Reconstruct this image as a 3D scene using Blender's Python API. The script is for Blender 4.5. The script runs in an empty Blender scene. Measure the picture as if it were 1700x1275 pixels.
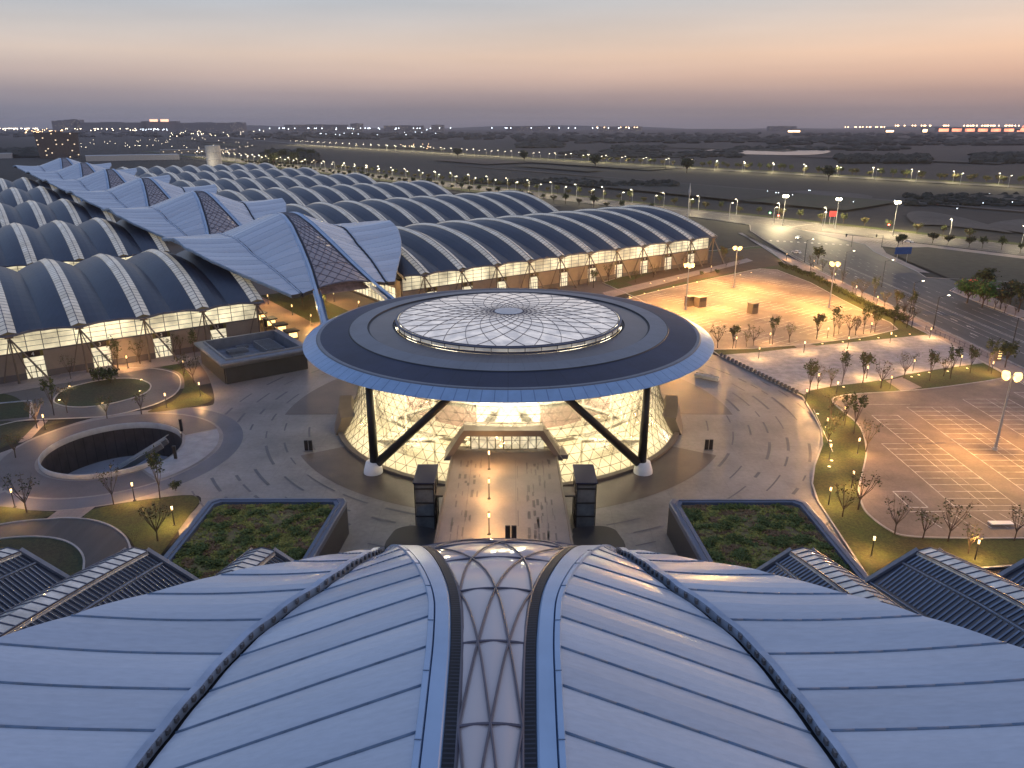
import bpy, math, random
from mathutils import Vector, Matrix
from mathutils.geometry import tessellate_polygon
random.seed(11)
PI = math.pi
sc = bpy.context.scene
col = sc.collection
# ---------------------------------------------------------------- camera
F, HY, HC = 1240.0, 207.0, 60.0
TH = math.atan((637.5 - HY) / F)
cT, sT = math.cos(TH), math.sin(TH)
cd = bpy.data.cameras.new('camera')
cam = bpy.data.objects.new('camera', cd)
col.objects.link(cam)
cam.location = (0, 0, HC)
cam.rotation_euler = (PI / 2 - TH, 0, 0)
cd.sensor_width = 36
cd.lens = F / 1700 * 36
cd.clip_start, cd.clip_end = 0.5, 60000
sc.camera = cam


def at(px, py, z=0.0):
    """a surveyed point of the photograph -> its place on the level plane z"""
    a, b = (px - 850) / F, (637.5 - py) / F
    t = (z - HC) / (-sT + b * cT)
    return (a * t, (cT + b * sT) * t, z)


C = (-0.7, 153.0)                       # centre of the rotunda
PHI = math.radians(36.5)
U = (-math.sin(PHI), math.cos(PHI))     # along the exhibition axis, away from the rotunda
V = (math.cos(PHI), math.sin(PHI))


def ab(a, b, z=0.0):
    return (C[0] + a * U[0] + b * V[0], C[1] + a * U[1] + b * V[1], z)


# ---------------------------------------------------------------- mesh builder
class MB:
    def __init__(s):
        s.v, s.f, s.m = [], [], []

    def face(s, pts, m=0):
        i = len(s.v)
        s.v += [tuple(p) for p in pts]
        s.f.append(tuple(range(i, i + len(pts))))
        s.m.append(m)

    def box(s, c, d, rot=0.0, m=0, top=1.0):
        x, y, z = d[0] / 2, d[1] / 2, d[2] / 2
        co, si = math.cos(rot), math.sin(rot)
        i = len(s.v)
        for dz in (-1, 1):
            k = top if dz > 0 else 1.0
            for dx, dy in ((-1, -1), (1, -1), (1, 1), (-1, 1)):
                px, py = dx * x * k, dy * y * k
                s.v.append((c[0] + px * co - py * si, c[1] + px * si + py * co, c[2] + dz * z))
        for q in ((0, 3, 2, 1), (4, 5, 6, 7), (0, 1, 5, 4), (1, 2, 6, 5), (2, 3, 7, 6), (3, 0, 4, 7)):
            s.f.append(tuple(i + k for k in q))
            s.m.append(m)

    def bar(s, p, q, r, r2=None, n=4, m=0, cap=True):
        p, q = Vector(p), Vector(q)
        d = q - p
        if d.length < 1e-6:
            return
        d.normalize()
        a = d.orthogonal().normalized() if abs(d.z) > 0.95 else d.cross(Vector((0, 0, 1))).normalized()
        b = d.cross(a)
        r2 = r if r2 is None else r2
        i = len(s.v)
        for o, rr in ((p, r), (q, r2)):
            for k in range(n):
                t = 2 * PI * (k + 0.5) / n
                s.v.append(tuple(o + a * (rr * math.cos(t)) + b * (rr * math.sin(t))))
        for k in range(n):
            j = (k + 1) % n
            s.f.append((i + k, i + j, i + n + j, i + n + k))
            s.m.append(m)
        if cap:
            s.f.append(tuple(i + k for k in reversed(range(n))))
            s.f.append(tuple(i + n + k for k in range(n)))
            s.m += [m, m]

    def path(s, pts, r, n=4, m=0):
        for p, q in zip(pts, pts[1:]):
            s.bar(p, q, r, n=n, m=m)

    def prism(s, poly, z0, z1, m=0, bottom=True, mtop=None):
        n = len(poly)
        i = len(s.v)
        s.v += [(p[0], p[1], z0) for p in poly] + [(p[0], p[1], z1) for p in poly]
        for k in range(n):
            j = (k + 1) % n
            s.f.append((i + k, i + j, i + n + j, i + n + k))
            s.m.append(m)
        s.f.append(tuple(i + n + k for k in range(n)))
        s.m.append(m if mtop is None else mtop)
        if bottom:
            s.f.append(tuple(i + k for k in reversed(range(n))))
            s.m.append(m)

    def grid(s, rows, m=0, close=False):
        """rows: list of equally long point rows"""
        i = len(s.v)
        n = len(rows[0])
        for r in rows:
            s.v += [tuple(p) for p in r]
        for a in range(len(rows) - 1):
            for b in range(n if close else n - 1):
                c2 = (b + 1) % n
                s.f.append((i + a * n + b, i + a * n + c2, i + (a + 1) * n + c2, i + (a + 1) * n + b))
                s.m.append(m)

    def lathe(s, prof, n=64, a0=0.0, a1=2 * PI, c=(0, 0), m=0):
        full = abs(a1 - a0 - 2 * PI) < 1e-6
        k = n if full else n + 1
        rows = []
        for r, z in prof:
            rows.append([(c[0] + r * math.cos(a0 + (a1 - a0) * j / n), c[1] + r * math.sin(a0 + (a1 - a0) * j / n), z) for j in range(k)])
        s.grid(rows, m, close=full)

    def sheet(s, poly, z, holes=(), m=0):
        loops = [[Vector((p[0], p[1], 0)) for p in poly]] + [[Vector((p[0], p[1], 0)) for p in h] for h in holes]
        flat = [p for l in loops for p in l]
        i = len(s.v)
        s.v += [(p.x, p.y, z) for p in flat]
        for t in tessellate_polygon(loops):
            a, b, c_ = (flat[k] for k in t)
            if (b - a).cross(c_ - a).z < 0:
                t = (t[0], t[2], t[1])
            s.f.append(tuple(i + k for k in t))
            s.m.append(m)

    def build(s, name, mats, parent=None, smooth=False):
        me = bpy.data.meshes.new(name)
        me.from_pydata(s.v, [], s.f)
        if not isinstance(mats, (list, tuple)):
            mats = [mats]
        for mt in mats:
            me.materials.append(mt)
        me.polygons.foreach_set('material_index', s.m)
        if smooth:
            me.polygons.foreach_set('use_smooth', [True] * len(s.f))
        me.update()
        o = bpy.data.objects.new(name, me)
        col.objects.link(o)
        if parent is not None:
            o.parent = parent
        return o


def tag(o, label, cat, group=None):
    o['label'] = label
    o['category'] = cat
    if group:
        o['group'] = group
    return o


def thing(name, label, cat, loc=(0, 0, 0), rz=0.0, group=None):
    o = bpy.data.objects.new(name, None)
    col.objects.link(o)
    o.location = loc
    o.rotation_euler = (0, 0, rz)
    return tag(o, label, cat, group)


def dup(root, loc, rz=0.0, label=None, group=None, s=None, skip=()):
    r = root.copy()
    col.objects.link(r)
    r.location = loc
    r.rotation_euler = (0, 0, rz)
    if s is not None:
        r.scale = (s, s, s) if not isinstance(s, tuple) else s
    if label:
        r['label'] = label
    if group:
        r['group'] = group
    for ch in KIDS(root):
        if ch.name.split('.')[0] in skip:
            continue
        c_ = ch.copy()
        col.objects.link(c_)
        c_.parent = r
        for g in KIDS(ch):
            d = g.copy()
            col.objects.link(d)
            d.parent = c_
    return r


_kid_cache = {}


def KIDS(o):
    if o.name not in _kid_cache:
        _kid_cache[o.name] = list(o.children)
    return _kid_cache[o.name]


def struct(name, mb, mats, kind='structure', smooth=False):
    o = mb.build(name, mats, None, smooth)
    o['kind'] = kind
    return o


def cat_rom(pts, n=6, closed=True):
    out = []
    k = len(pts)
    for i in range(k if closed else k - 1):
        p0, p1, p2, p3 = (pts[(i + j - 1) % k] if closed else pts[min(max(i + j - 1, 0), k - 1)] for j in range(4))
        for t in range(n):
            t /= n
            out.append(tuple(0.5 * (2 * p1[d] + (p2[d] - p0[d]) * t + (2 * p0[d] - 5 * p1[d] + 4 * p2[d] - p3[d]) * t * t + (3 * p1[d] - p0[d] - 3 * p2[d] + p3[d]) * t ** 3) for d in range(2)))
    if not closed:
        out.append(tuple(pts[-1][:2]))
    return out


def ground_pts(px, z=0.0):
    return [at(x, y, z)[:2] for x, y in px]


def interp(tab, d):
    if d <= tab[0][0]:
        return tab[0][1]
    for (x0, y0), (x1, y1) in zip(tab, tab[1:]):
        if d <= x1:
            t = (d - x0) / (x1 - x0)
            return y0 + (y1 - y0) * t
    return tab[-1][1]


def smooth_tab(tab, d, h=1.6):
    return sum(interp(tab, d + h * k / 2) for k in (-2, -1, 0, 1, 2)) / 5


ORD = ['first', 'second', 'third', 'fourth', 'fifth', 'sixth', 'seventh', 'eighth', 'ninth', 'tenth', 'eleventh', 'twelfth', 'thirteenth', 'fourteenth', 'fifteenth', 'sixteenth', 'seventeenth', 'eighteenth', 'nineteenth', 'twentieth']


def nth(i):
    if i < 20:
        return ORD[i]
    n = i + 1
    suf = 'th' if 10 <= n % 100 <= 20 else {1: 'st', 2: 'nd', 3: 'rd'}.get(n % 10, 'th')
    return '%d%s' % (n, suf)


# ---------------------------------------------------------------- materials
def new_mat(name):
    m = bpy.data.materials.new(name)
    m.use_nodes = True
    nt = m.node_tree
    nt.nodes.clear()
    out = nt.nodes.new('ShaderNodeOutputMaterial')
    return m, nt, out


def nd(nt, typ, **kw):
    n = nt.nodes.new(typ)
    for k, v in kw.items():
        if k in ('scale', 'detail', 'roughness') and typ == 'ShaderNodeTexNoise':
            n.inputs[k.capitalize()].default_value = v
        else:
            setattr(n, k, v)
    return n


def mat(name, c, rough=0.6, var=0.25, scale=0.5, metal=0.0, bump=0.0, bscale=8.0, spec=0.5, c2=None, fine=0.0, coat=0.0, stretch=None):
    """noise-mottled surface: c mixed towards c2 (or a darker c) by two octaves of noise in object space"""
    m, nt, out = new_mat(name)
    L = nt.links
    b = nd(nt, 'ShaderNodeBsdfPrincipled')
    L.new(b.outputs[0], out.inputs[0])
    b.inputs['Roughness'].default_value = rough
    b.inputs['Metallic'].default_value = metal
    b.inputs['Specular IOR Level'].default_value = spec
    b.inputs['Coat Weight'].default_value = coat
    tc = nd(nt, 'ShaderNodeTexCoord')
    co = tc.outputs['Object']
    if stretch:
        mp = nd(nt, 'ShaderNodeMapping')
        mp.inputs['Scale'].default_value = stretch
        L.new(co, mp.inputs[0])
        co = mp.outputs[0]
    n1 = nd(nt, 'ShaderNodeTexNoise', scale=scale, detail=6.0, roughness=0.6)
    L.new(co, n1.inputs['Vector'])
    rp = nd(nt, 'ShaderNodeValToRGB')
    rp.color_ramp.elements[0].position = 0.32
    rp.color_ramp.elements[1].position = 0.68
    c2 = c2 or tuple(x * (1 - var) for x in c)
    lo = tuple(x * (1 + var * 0.3) for x in c)
    rp.color_ramp.elements[0].color = (*c2, 1)
    rp.color_ramp.elements[1].color = (*lo, 1)
    L.new(n1.outputs[0], rp.inputs[0])
    colr = rp.outputs[0]
    if fine:
        n2 = nd(nt, 'ShaderNodeTexNoise', scale=scale * 23, detail=3.0)
        L.new(co, n2.inputs['Vector'])
        mr = nd(nt, 'ShaderNodeMapRange')
        mr.inputs[1].default_value, mr.inputs[2].default_value = 0.3, 0.7
        mr.inputs[3].default_value, mr.inputs[4].default_value = 1 - fine, 1 + fine
        L.new(n2.outputs[0], mr.inputs[0])
        mx = nd(nt, 'ShaderNodeMix', data_type='RGBA', blend_type='MULTIPLY')
        mx.inputs[0].default_value = 1
        L.new(colr, mx.inputs[6])
        L.new(mr.outputs[0], mx.inputs[7])
        colr = mx.outputs[2]
    L.new(colr, b.inputs['Base Color'])
    if bump:
        n3 = nd(nt, 'ShaderNodeTexNoise', scale=bscale, detail=4.0)
        L.new(co, n3.inputs['Vector'])
        bp = nd(nt, 'ShaderNodeBump')
        bp.inputs['Strength'].default_value = bump
        bp.inputs['Distance'].default_value = 0.1
        L.new(n3.outputs[0], bp.inputs['Height'])
        L.new(bp.outputs[0], b.inputs['Normal'])
    return m


def emit(name, c, strength, var=0.0, scale=0.3, sample=True, base=(0.5, 0.5, 0.5)):
    m, nt, out = new_mat(name)
    L = nt.links
    b = nd(nt, 'ShaderNodeBsdfPrincipled')
    b.inputs['Base Color'].default_value = (*base, 1)
    b.inputs['Roughness'].default_value = 0.3
    b.inputs['Emission Color'].default_value = (*c, 1)
    b.inputs['Emission Strength'].default_value = strength
    L.new(b.outputs[0], out.inputs[0])
    if var:
        tc = nd(nt, 'ShaderNodeTexCoord')
        n1 = nd(nt, 'ShaderNodeTexNoise', scale=scale, detail=5.0)
        L.new(tc.outputs['Object'], n1.inputs['Vector'])
        mr = nd(nt, 'ShaderNodeMapRange')
        mr.inputs[1].default_value, mr.inputs[2].default_value = 0.35, 0.65
        mr.inputs[3].default_value, mr.inputs[4].default_value = strength * (1 - var), strength * (1 + var * 0.5)
        L.new(n1.outputs[0], mr.inputs[0])
        L.new(mr.outputs[0], b.inputs['Emission Strength'])
    if not sample:
        m.cycles.emission_sampling = 'NONE'
    return m


def glass_mat(name, tint, clear, rough=0.05, body=0.25):
    """architectural glass: sees through by `clear`, mirrors the sky by Fresnel"""
    m, nt, out = new_mat(name)
    L = nt.links
    tr = nd(nt, 'ShaderNodeBsdfTransparent')
    tr.inputs[0].default_value = (*tint, 1)
    gl = nd(nt, 'ShaderNodeBsdfPrincipled')
    gl.inputs['Base Color'].default_value = (*[x * body for x in tint], 1)
    gl.inputs['Roughness'].default_value = rough
    gl.inputs['Specular IOR Level'].default_value = 0.8
    mx = nd(nt, 'ShaderNodeMixShader')
    fr = nd(nt, 'ShaderNodeFresnel')
    fr.inputs[0].default_value = 1.5
    ad = nd(nt, 'ShaderNodeMath', operation='ADD', use_clamp=True)
    L.new(fr.outputs[0], ad.inputs[0])
    ad.inputs[1].default_value = 1 - clear
    L.new(ad.outputs[0], mx.inputs[0])
    L.new(tr.outputs[0], mx.inputs[1])
    L.new(gl.outputs[0], mx.inputs[2])
    L.new(mx.outputs[0], out.inputs[0])
    return m


def lines(m, axis, period, width, dark, polar=False):
    """add thin joints to a mat() material: every `period` along object axis"""
    nt = m.node_tree
    L = nt.links
    b = next(n for n in nt.nodes if n.type == 'BSDF_PRINCIPLED')
    src = b.inputs['Base Color'].links[0].from_socket
    tc = nd(nt, 'ShaderNodeTexCoord')
    sp = nd(nt, 'ShaderNodeSeparateXYZ')
    L.new(tc.outputs['Object'], sp.inputs[0])
    if polar:
        a2 = nd(nt, 'ShaderNodeMath', operation='ARCTAN2')
        L.new(sp.outputs[1], a2.inputs[0])
        L.new(sp.outputs[0], a2.inputs[1])
        val = a2.outputs[0]
    else:
        val = sp.outputs[axis]
    pp = nd(nt, 'ShaderNodeMath', operation='DIVIDE')
    L.new(val, pp.inputs[0])
    pp.inputs[1].default_value = period
    fr = nd(nt, 'ShaderNodeMath', operation='FRACT')
    L.new(pp.outputs[0], fr.inputs[0])
    lt = nd(nt, 'ShaderNodeMath', operation='LESS_THAN')
    L.new(fr.outputs[0], lt.inputs[0])
    lt.inputs[1].default_value = width / period
    mx = nd(nt, 'ShaderNodeMix', data_type='RGBA', blend_type='MULTIPLY')
    L.new(lt.outputs[0], mx.inputs[0])
    L.new(src, mx.inputs[6])
    mx.inputs[7].default_value = (*dark, 1)
    L.new(mx.outputs[2], b.inputs['Base Color'])
    return m


M = {}
M['earth'] = mat('dark_earth', (0.026, 0.024, 0.019), 0.95, scale=0.012, c2=(0.022, 0.026, 0.016), fine=0.35)
M['lawn'] = mat('lawn_turf', (0.040, 0.064, 0.010), 0.95, scale=0.12, c2=(0.055, 0.045, 0.012), fine=0.4, bump=0.6, bscale=6)
M['darklawn'] = mat('dark_turf', (0.03, 0.042, 0.015), 0.95, scale=0.1, c2=(0.045, 0.036, 0.018), fine=0.4, bump=0.6, bscale=6)  # second turf colour, darker and less green than the other lawns
M['soil'] = mat('brown_soil', (0.09, 0.055, 0.03), 0.95, scale=0.2, fine=0.3)
M['paving'] = mat('plaza_paving', (0.235, 0.212, 0.198), 0.5, var=0.42, scale=0.06, fine=0.10, bump=0.08, bscale=2)
M['paving2'] = mat('crescent_paving', (0.105, 0.08, 0.066), 0.45, var=0.35, scale=0.12, fine=0.08)
M['dash'] = mat('inlay_stone', (0.11, 0.105, 0.115), 0.6, scale=0.3)
M['ringpav'] = mat('court_ring_paving', (0.12, 0.10, 0.095), 0.6, scale=0.15, fine=0.1)
M['bluepav'] = mat('court_band_paving', (0.10, 0.10, 0.12), 0.5, scale=0.15, fine=0.1)
M['cobble'] = mat('cobbled_walk', (0.34, 0.32, 0.32), 0.85, scale=0.5, var=0.35, fine=0.3, bump=1.0, bscale=3)
M['lot'] = mat('car_park_concrete', (0.20, 0.152, 0.122), 0.7, scale=0.11, var=0.45, fine=0.12)
M['asphalt'] = mat('asphalt', (0.055, 0.052, 0.05), 0.65, scale=0.35, var=0.4, fine=0.15, stretch=(1.0, 0.06, 1.0))
M['oldasphalt'] = mat('worn_asphalt', (0.068, 0.062, 0.058), 0.75, scale=0.06, var=0.25, fine=0.12)
M['walk'] = mat('pavement_slabs', (0.30, 0.24, 0.21), 0.8, scale=0.2, fine=0.1)
M['kerb'] = mat('kerb_stone', (0.42, 0.40, 0.38), 0.8, scale=0.5)
M['paint'] = mat('road_paint', (0.58, 0.54, 0.48), 0.7, var=0.62, scale=0.5, fine=0.25)
for k_, a_, b_ in (('paving', 5.4, 0.85), ('lot', 7.5, 0.82), ('walk', 1.6, 0.8)):
    for ax in (0, 1):
        lines(M[k_], ax, a_, 0.09, (b_, b_, b_))
M['water'] = mat('pond_water', (0.10, 0.11, 0.13), 0.2, scale=0.02)
M['mud'] = mat('pale_field', (0.055, 0.050, 0.046), 0.9, scale=0.02, var=0.5, fine=0.3)
M['darkwall'] = mat('dark_cladding', (0.028, 0.03, 0.036), 0.45, scale=0.4)
M['black'] = mat('black_metal', (0.012, 0.012, 0.014), 0.5)
M['steel'] = mat('grey_steel', (0.20, 0.20, 0.21), 0.45, metal=0.3)
M['brownsteel'] = mat('bronze_steel', (0.15, 0.12, 0.10), 0.45, metal=0.2)
M['galv'] = mat('galvanised_pole', (0.42, 0.44, 0.47), 0.4, metal=0.5)
M['concrete'] = mat('pale_concrete', (0.45, 0.44, 0.43), 0.7, scale=0.6, var=0.15)
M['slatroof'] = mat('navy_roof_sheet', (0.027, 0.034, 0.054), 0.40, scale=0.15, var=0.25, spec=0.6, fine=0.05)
M['hallwall'] = mat('hall_wall_panel', (0.23, 0.19, 0.16), 0.6, scale=0.3, var=0.15)
M['hallbase'] = mat('hall_plinth', (0.10, 0.09, 0.095), 0.6, scale=0.3, var=0.15)
M['eave'] = mat('eave_edge', (0.10, 0.11, 0.16), 0.5)
M['wing'] = mat('wing_panel', (0.475, 0.505, 0.56), 0.25, var=0.09, scale=0.12, spec=0.75, bump=0.07, bscale=0.45, fine=0.05, stretch=(0.35, 1.6, 1.0))
M['wing_b'] = mat('wing_panel_dull', (0.445, 0.475, 0.53), 0.31, var=0.11, scale=0.12, spec=0.7, bump=0.08, bscale=0.45, fine=0.06, stretch=(0.35, 1.6, 1.0))
M['wing_c'] = mat('wing_panel_bright', (0.50, 0.53, 0.585), 0.22, var=0.09, scale=0.14, spec=0.8, bump=0.06, bscale=0.4, fine=0.05, stretch=(0.35, 1.6, 1.0))
M['seam_light'] = mat('wing_seam_light', (0.27, 0.35, 0.45), 0.5)
M['seam'] = mat('wing_seam', (0.13, 0.19, 0.28), 0.5)
M['rib'] = mat('white_rib', (0.34, 0.46, 0.62), 0.28, var=0.12, scale=0.25)
M['louvre'] = lines(mat('louvre_grille', (0.012, 0.013, 0.017), 0.55, spec=0.3), 1, 0.28, 0.09, (3.0, 3.0, 3.2))
M['under'] = mat('wing_soffit', (0.06, 0.05, 0.042), 0.6)
M['gutter'] = mat('gutter_lining', (0.02, 0.024, 0.03), 0.6)
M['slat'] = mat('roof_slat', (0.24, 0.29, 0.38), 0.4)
M['vaultbar'] = mat('vault_bar', (0.10, 0.092, 0.12), 0.4)
M['bars'] = mat('lattice_bar', (0.055, 0.06, 0.10), 0.4)
M['discnavy'] = lines(mat('disc_roof_navy', (0.024, 0.031, 0.066), 0.5, spec=0.3, scale=0.12, var=0.35, fine=0.05), 0, 2 * PI / 48, 0.003, (0.5, 0.5, 0.55), polar=True)
M['discgrey'] = lines(mat('disc_roof_grey', (0.135, 0.147, 0.175), 0.42, scale=0.2, var=0.2), 0, 2 * PI / 72, 0.003, (0.7, 0.7, 0.75), polar=True)
M['discbrown'] = lines(mat('disc_roof_inner', (0.10, 0.09, 0.10), 0.34, scale=0.15, var=0.3), 0, 2 * PI / 144, 0.004, (0.7, 0.7, 0.72), polar=True)
M['fascia'] = lines(mat('disc_fascia', (0.26, 0.38, 0.55), 0.3, var=0.12), 0, 2 * PI / 120, 0.0025, (0.35, 0.4, 0.5), polar=True)
M['bronze'] = mat('bronze_wall', (0.15, 0.118, 0.092), 0.5, scale=0.3, var=0.2)
M['cream'] = mat('cream_interior', (0.78, 0.72, 0.58), 0.6, var=0.08, scale=0.3)
M['pink'] = mat('pink_plaster', (0.56, 0.30, 0.25), 0.6, var=0.1)
M['slabedge'] = mat('slab_edge', (0.16, 0.14, 0.11), 0.5)
M['leaf'] = mat('leaf_green', (0.085, 0.105, 0.030), 0.8, var=0.5, scale=1.2)
M['leafdark'] = mat('leaf_dark', (0.045, 0.058, 0.020), 0.85, var=0.5, scale=1.0)
M['leafbright'] = mat('leaf_bright', (0.06, 0.16, 0.03), 0.8, var=0.5, scale=1.0)
M['leafbrown'] = mat('leaf_autumn', (0.12, 0.085, 0.035), 0.8, var=0.5, scale=1.2)
M['bark'] = mat('bark', (0.07, 0.05, 0.035), 0.9, var=0.3, scale=4)
M['redpost'] = mat('red_post', (0.22, 0.03, 0.02), 0.5)
M['glass'] = glass_mat('drum_glass', (0.96, 0.95, 0.90), 0.93)
def frit():
    """fritted glass: clear by two thirds, the dot print scatters the light of the hall"""
    m, nt, out = new_mat('fritted_glass')
    L = nt.links
    tr, tl, gl = nd(nt, 'ShaderNodeBsdfTransparent'), nd(nt, 'ShaderNodeBsdfTranslucent'), nd(nt, 'ShaderNodeBsdfGlossy')
    tr.inputs[0].default_value = (0.97, 0.96, 0.91, 1)
    tl.inputs[0].default_value = (0.85, 0.82, 0.72, 1)
    gl.inputs[0].default_value = (0.9, 0.9, 0.9, 1)
    gl.inputs['Roughness'].default_value = 0.04
    a, b = nd(nt, 'ShaderNodeMixShader'), nd(nt, 'ShaderNodeMixShader')
    a.inputs[0].default_value = 0.20
    L.new(tr.outputs[0], a.inputs[1])
    L.new(tl.outputs[0], a.inputs[2])
    fr = nd(nt, 'ShaderNodeFresnel')
    fr.inputs[0].default_value = 1.5
    L.new(fr.outputs[0], b.inputs[0])
    L.new(a.outputs[0], b.inputs[1])
    L.new(gl.outputs[0], b.inputs[2])
    L.new(b.outputs[0], out.inputs[0])
    return m
M['frit'] = frit()
M['etfe'] = glass_mat('vault_film', (0.95, 0.83, 0.79), 0.24, 0.06, 0.70)
M['mouthglass'] = glass_mat('mouth_glass', (0.92, 0.80, 0.78), 0.40, 0.1, 0.55)
M['white'] = mat('white_paint', (0.75, 0.75, 0.74), 0.5, var=0.08)
M['e_warm'] = emit('lantern_light', (1.0, 0.62, 0.22), 2.2)
M['e_flood'] = emit('floodlight', (1.0, 0.60, 0.18), 2.6)
M['e_white'] = emit('street_light_white', (1.0, 0.86, 0.62), 12, sample=False)
M['e_sodium'] = emit('street_light_warm', (1.0, 0.72, 0.35), 26, sample=False)
M['e_floodw'] = emit('floodlight_white', (1.0, 0.86, 0.58), 25)
M['e_win'] = emit('far_window', (1.0, 0.75, 0.45), 1.3, sample=False)
M['e_far'] = emit('far_lamp', (1.0, 0.84, 0.58), 8, sample=False)
M['e_farblue'] = emit('far_lamp_cold', (0.8, 0.9, 1.0), 8, sample=False)
M['e_faror'] = emit('far_lamp_orange', (1.0, 0.62, 0.3), 8, sample=False)
M['e_hall'] = emit('hall_window', (1.0, 0.87, 0.56), 0.85, 0.6, 0.16, base=(0.2, 0.2, 0.2))
M['e_door'] = emit('hall_door_light', (1.0, 0.88, 0.60), 0.8, 0.25, 0.5, base=(0.2, 0.2, 0.2))
M['e_ceil'] = emit('ceiling_light', (1.0, 0.88, 0.62), 5.0)
M['e_red'] = emit('red_signal', (1.0, 0.06, 0.04), 14, sample=False)
M['e_green'] = emit('green_signal', (0.1, 1.0, 0.35), 10, sample=False)
M['e_inground'] = emit('ground_spot', (1.0, 0.62, 0.22), 2.2)
M['e_term'] = emit('terminal_glow', (1.0, 0.27, 0.12), 2.6, 0.6, 0.02, sample=False)
M['e_sign'] = emit('rooftop_sign', (1.0, 0.5, 0.3), 2.2, sample=False)
M['citywall'] = mat('far_wall', (0.10, 0.10, 0.11), 0.8)


def skylight_mat():
    m, nt, out = new_mat('hall_skylight')
    L = nt.links
    b = nd(nt, 'ShaderNodeBsdfPrincipled')
    L.new(b.outputs[0], out.inputs[0])
    tc = nd(nt, 'ShaderNodeTexCoord')
    sp = nd(nt, 'ShaderNodeSeparateXYZ')
    L.new(tc.outputs['Object'], sp.inputs[0])
    fr = nd(nt, 'ShaderNodeMath', operation='PINGPONG')
    L.new(sp.outputs[1], fr.inputs[0])
    fr.inputs[1].default_value = 0.75
    lt = nd(nt, 'ShaderNodeMath', operation='LESS_THAN')
    L.new(fr.outputs[0], lt.inputs[0])
    lt.inputs[1].default_value = 0.09
    n1 = nd(nt, 'ShaderNodeTexNoise', scale=0.22, detail=4.0)
    L.new(tc.outputs['Object'], n1.inputs['Vector'])
    rp = nd(nt, 'ShaderNodeValToRGB')
    rp.color_ramp.elements[0].position, rp.color_ramp.elements[1].position = 0.35, 0.7
    rp.color_ramp.elements[0].color, rp.color_ramp.elements[1].color = (0.36, 0.355, 0.33, 1), (0.62, 0.60, 0.55, 1)
    L.new(n1.outputs[0], rp.inputs[0])
    mx = nd(nt, 'ShaderNodeMix', data_type='RGBA')
    L.new(lt.outputs[0], mx.inputs[0])
    L.new(rp.outputs[0], mx.inputs[6])
    mx.inputs[7].default_value = (0.05, 0.055, 0.09, 1)
    L.new(mx.outputs[2], b.inputs['Base Color'])
    b.inputs['Roughness'].default_value = 0.25
    b.inputs['Emission Color'].default_value = (1.0, 0.85, 0.55, 1)
    inv = nd(nt, 'ShaderNodeMath', operation='MULTIPLY_ADD')
    L.new(lt.outputs[0], inv.inputs[0])
    inv.inputs[1].default_value, inv.inputs[2].default_value = -0.13, 0.13
    L.new(inv.outputs[0], b.inputs['Emission Strength'])
    m.cycles.emission_sampling = 'NONE'
    return m


M['skylight'] = skylight_mat()


def dome_mat():
    m, nt, out = new_mat('dome_film')
    L = nt.links
    b = nd(nt, 'ShaderNodeBsdfPrincipled')
    L.new(b.outputs[0], out.inputs[0])
    tc = nd(nt, 'ShaderNodeTexCoord')
    n1 = nd(nt, 'ShaderNodeTexNoise', scale=0.35, detail=3.0)
    L.new(tc.outputs['Object'], n1.inputs['Vector'])
    rp = nd(nt, 'ShaderNodeValToRGB')
    rp.color_ramp.elements[0].position, rp.color_ramp.elements[1].position = 0.35, 0.65
    rp.color_ramp.elements[0].color, rp.color_ramp.elements[1].color = (0.58, 0.55, 0.51, 1), (0.72, 0.69, 0.64, 1)
    L.new(n1.outputs[0], rp.inputs[0])
    L.new(rp.outputs[0], b.inputs['Base Color'])
    b.inputs['Roughness'].default_value = 0.25
    b.inputs['Emission Color'].default_value = (1.0, 0.86, 0.72, 1)
    mr = nd(nt, 'ShaderNodeMapRange')
    mr.inputs[1].default_value, mr.inputs[2].default_value, mr.inputs[3].default_value, mr.inputs[4].default_value = 0.4, 0.7, 0.20, 0.40
    L.new(n1.outputs[0], mr.inputs[0])
    L.new(mr.outputs[0], b.inputs['Emission Strength'])
    m.cycles.emission_sampling = 'NONE'
    return m


M['dome'] = dome_mat()


def light(name, loc, energy, c, parent=None, radius=0.2, typ='POINT', spot=None):
    ld = bpy.data.lights.new(name, typ)
    ld.energy = energy
    ld.color = c
    ld.shadow_soft_size = radius
    if typ == 'SPOT':
        ld.spot_size = spot or 2.4
        ld.spot_blend = 0.6
    o = bpy.data.objects.new(name, ld)
    col.objects.link(o)
    o.location = loc
    if parent is not None:
        o.parent = parent
    return o
HAZE = 0.00005
# ---------------------------------------------------------------- ground, plaza, roads
COURT = (-77.6, 133.2)
RH, RR = 12.3, 19.6
def circ(c, r, n=64, a0=0.0, a1=2 * PI, end=False):
    k = n + 1 if end else n
    return [(c[0] + r * math.cos(a0 + (a1 - a0) * i / n), c[1] + r * math.sin(a0 + (a1 - a0) * i / n)) for i in range(k)]

# one sheet to the horizon, open over the sunken court
mb = MB()
rows = []
for r in (RH, 40, 120, 400, 1200, 4000, 12500):
    rows.append([(x, y, 0.0) for x, y in circ(COURT, r, 96)])
mb.grid(rows, close=True)
M['ground'] = mat('open_country', (0.019, 0.017, 0.014), 0.95, scale=0.006, c2=(0.008, 0.010, 0.007), fine=0.4)
nt = M['ground'].node_tree
struct('ground', mb, M['ground'])

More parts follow.
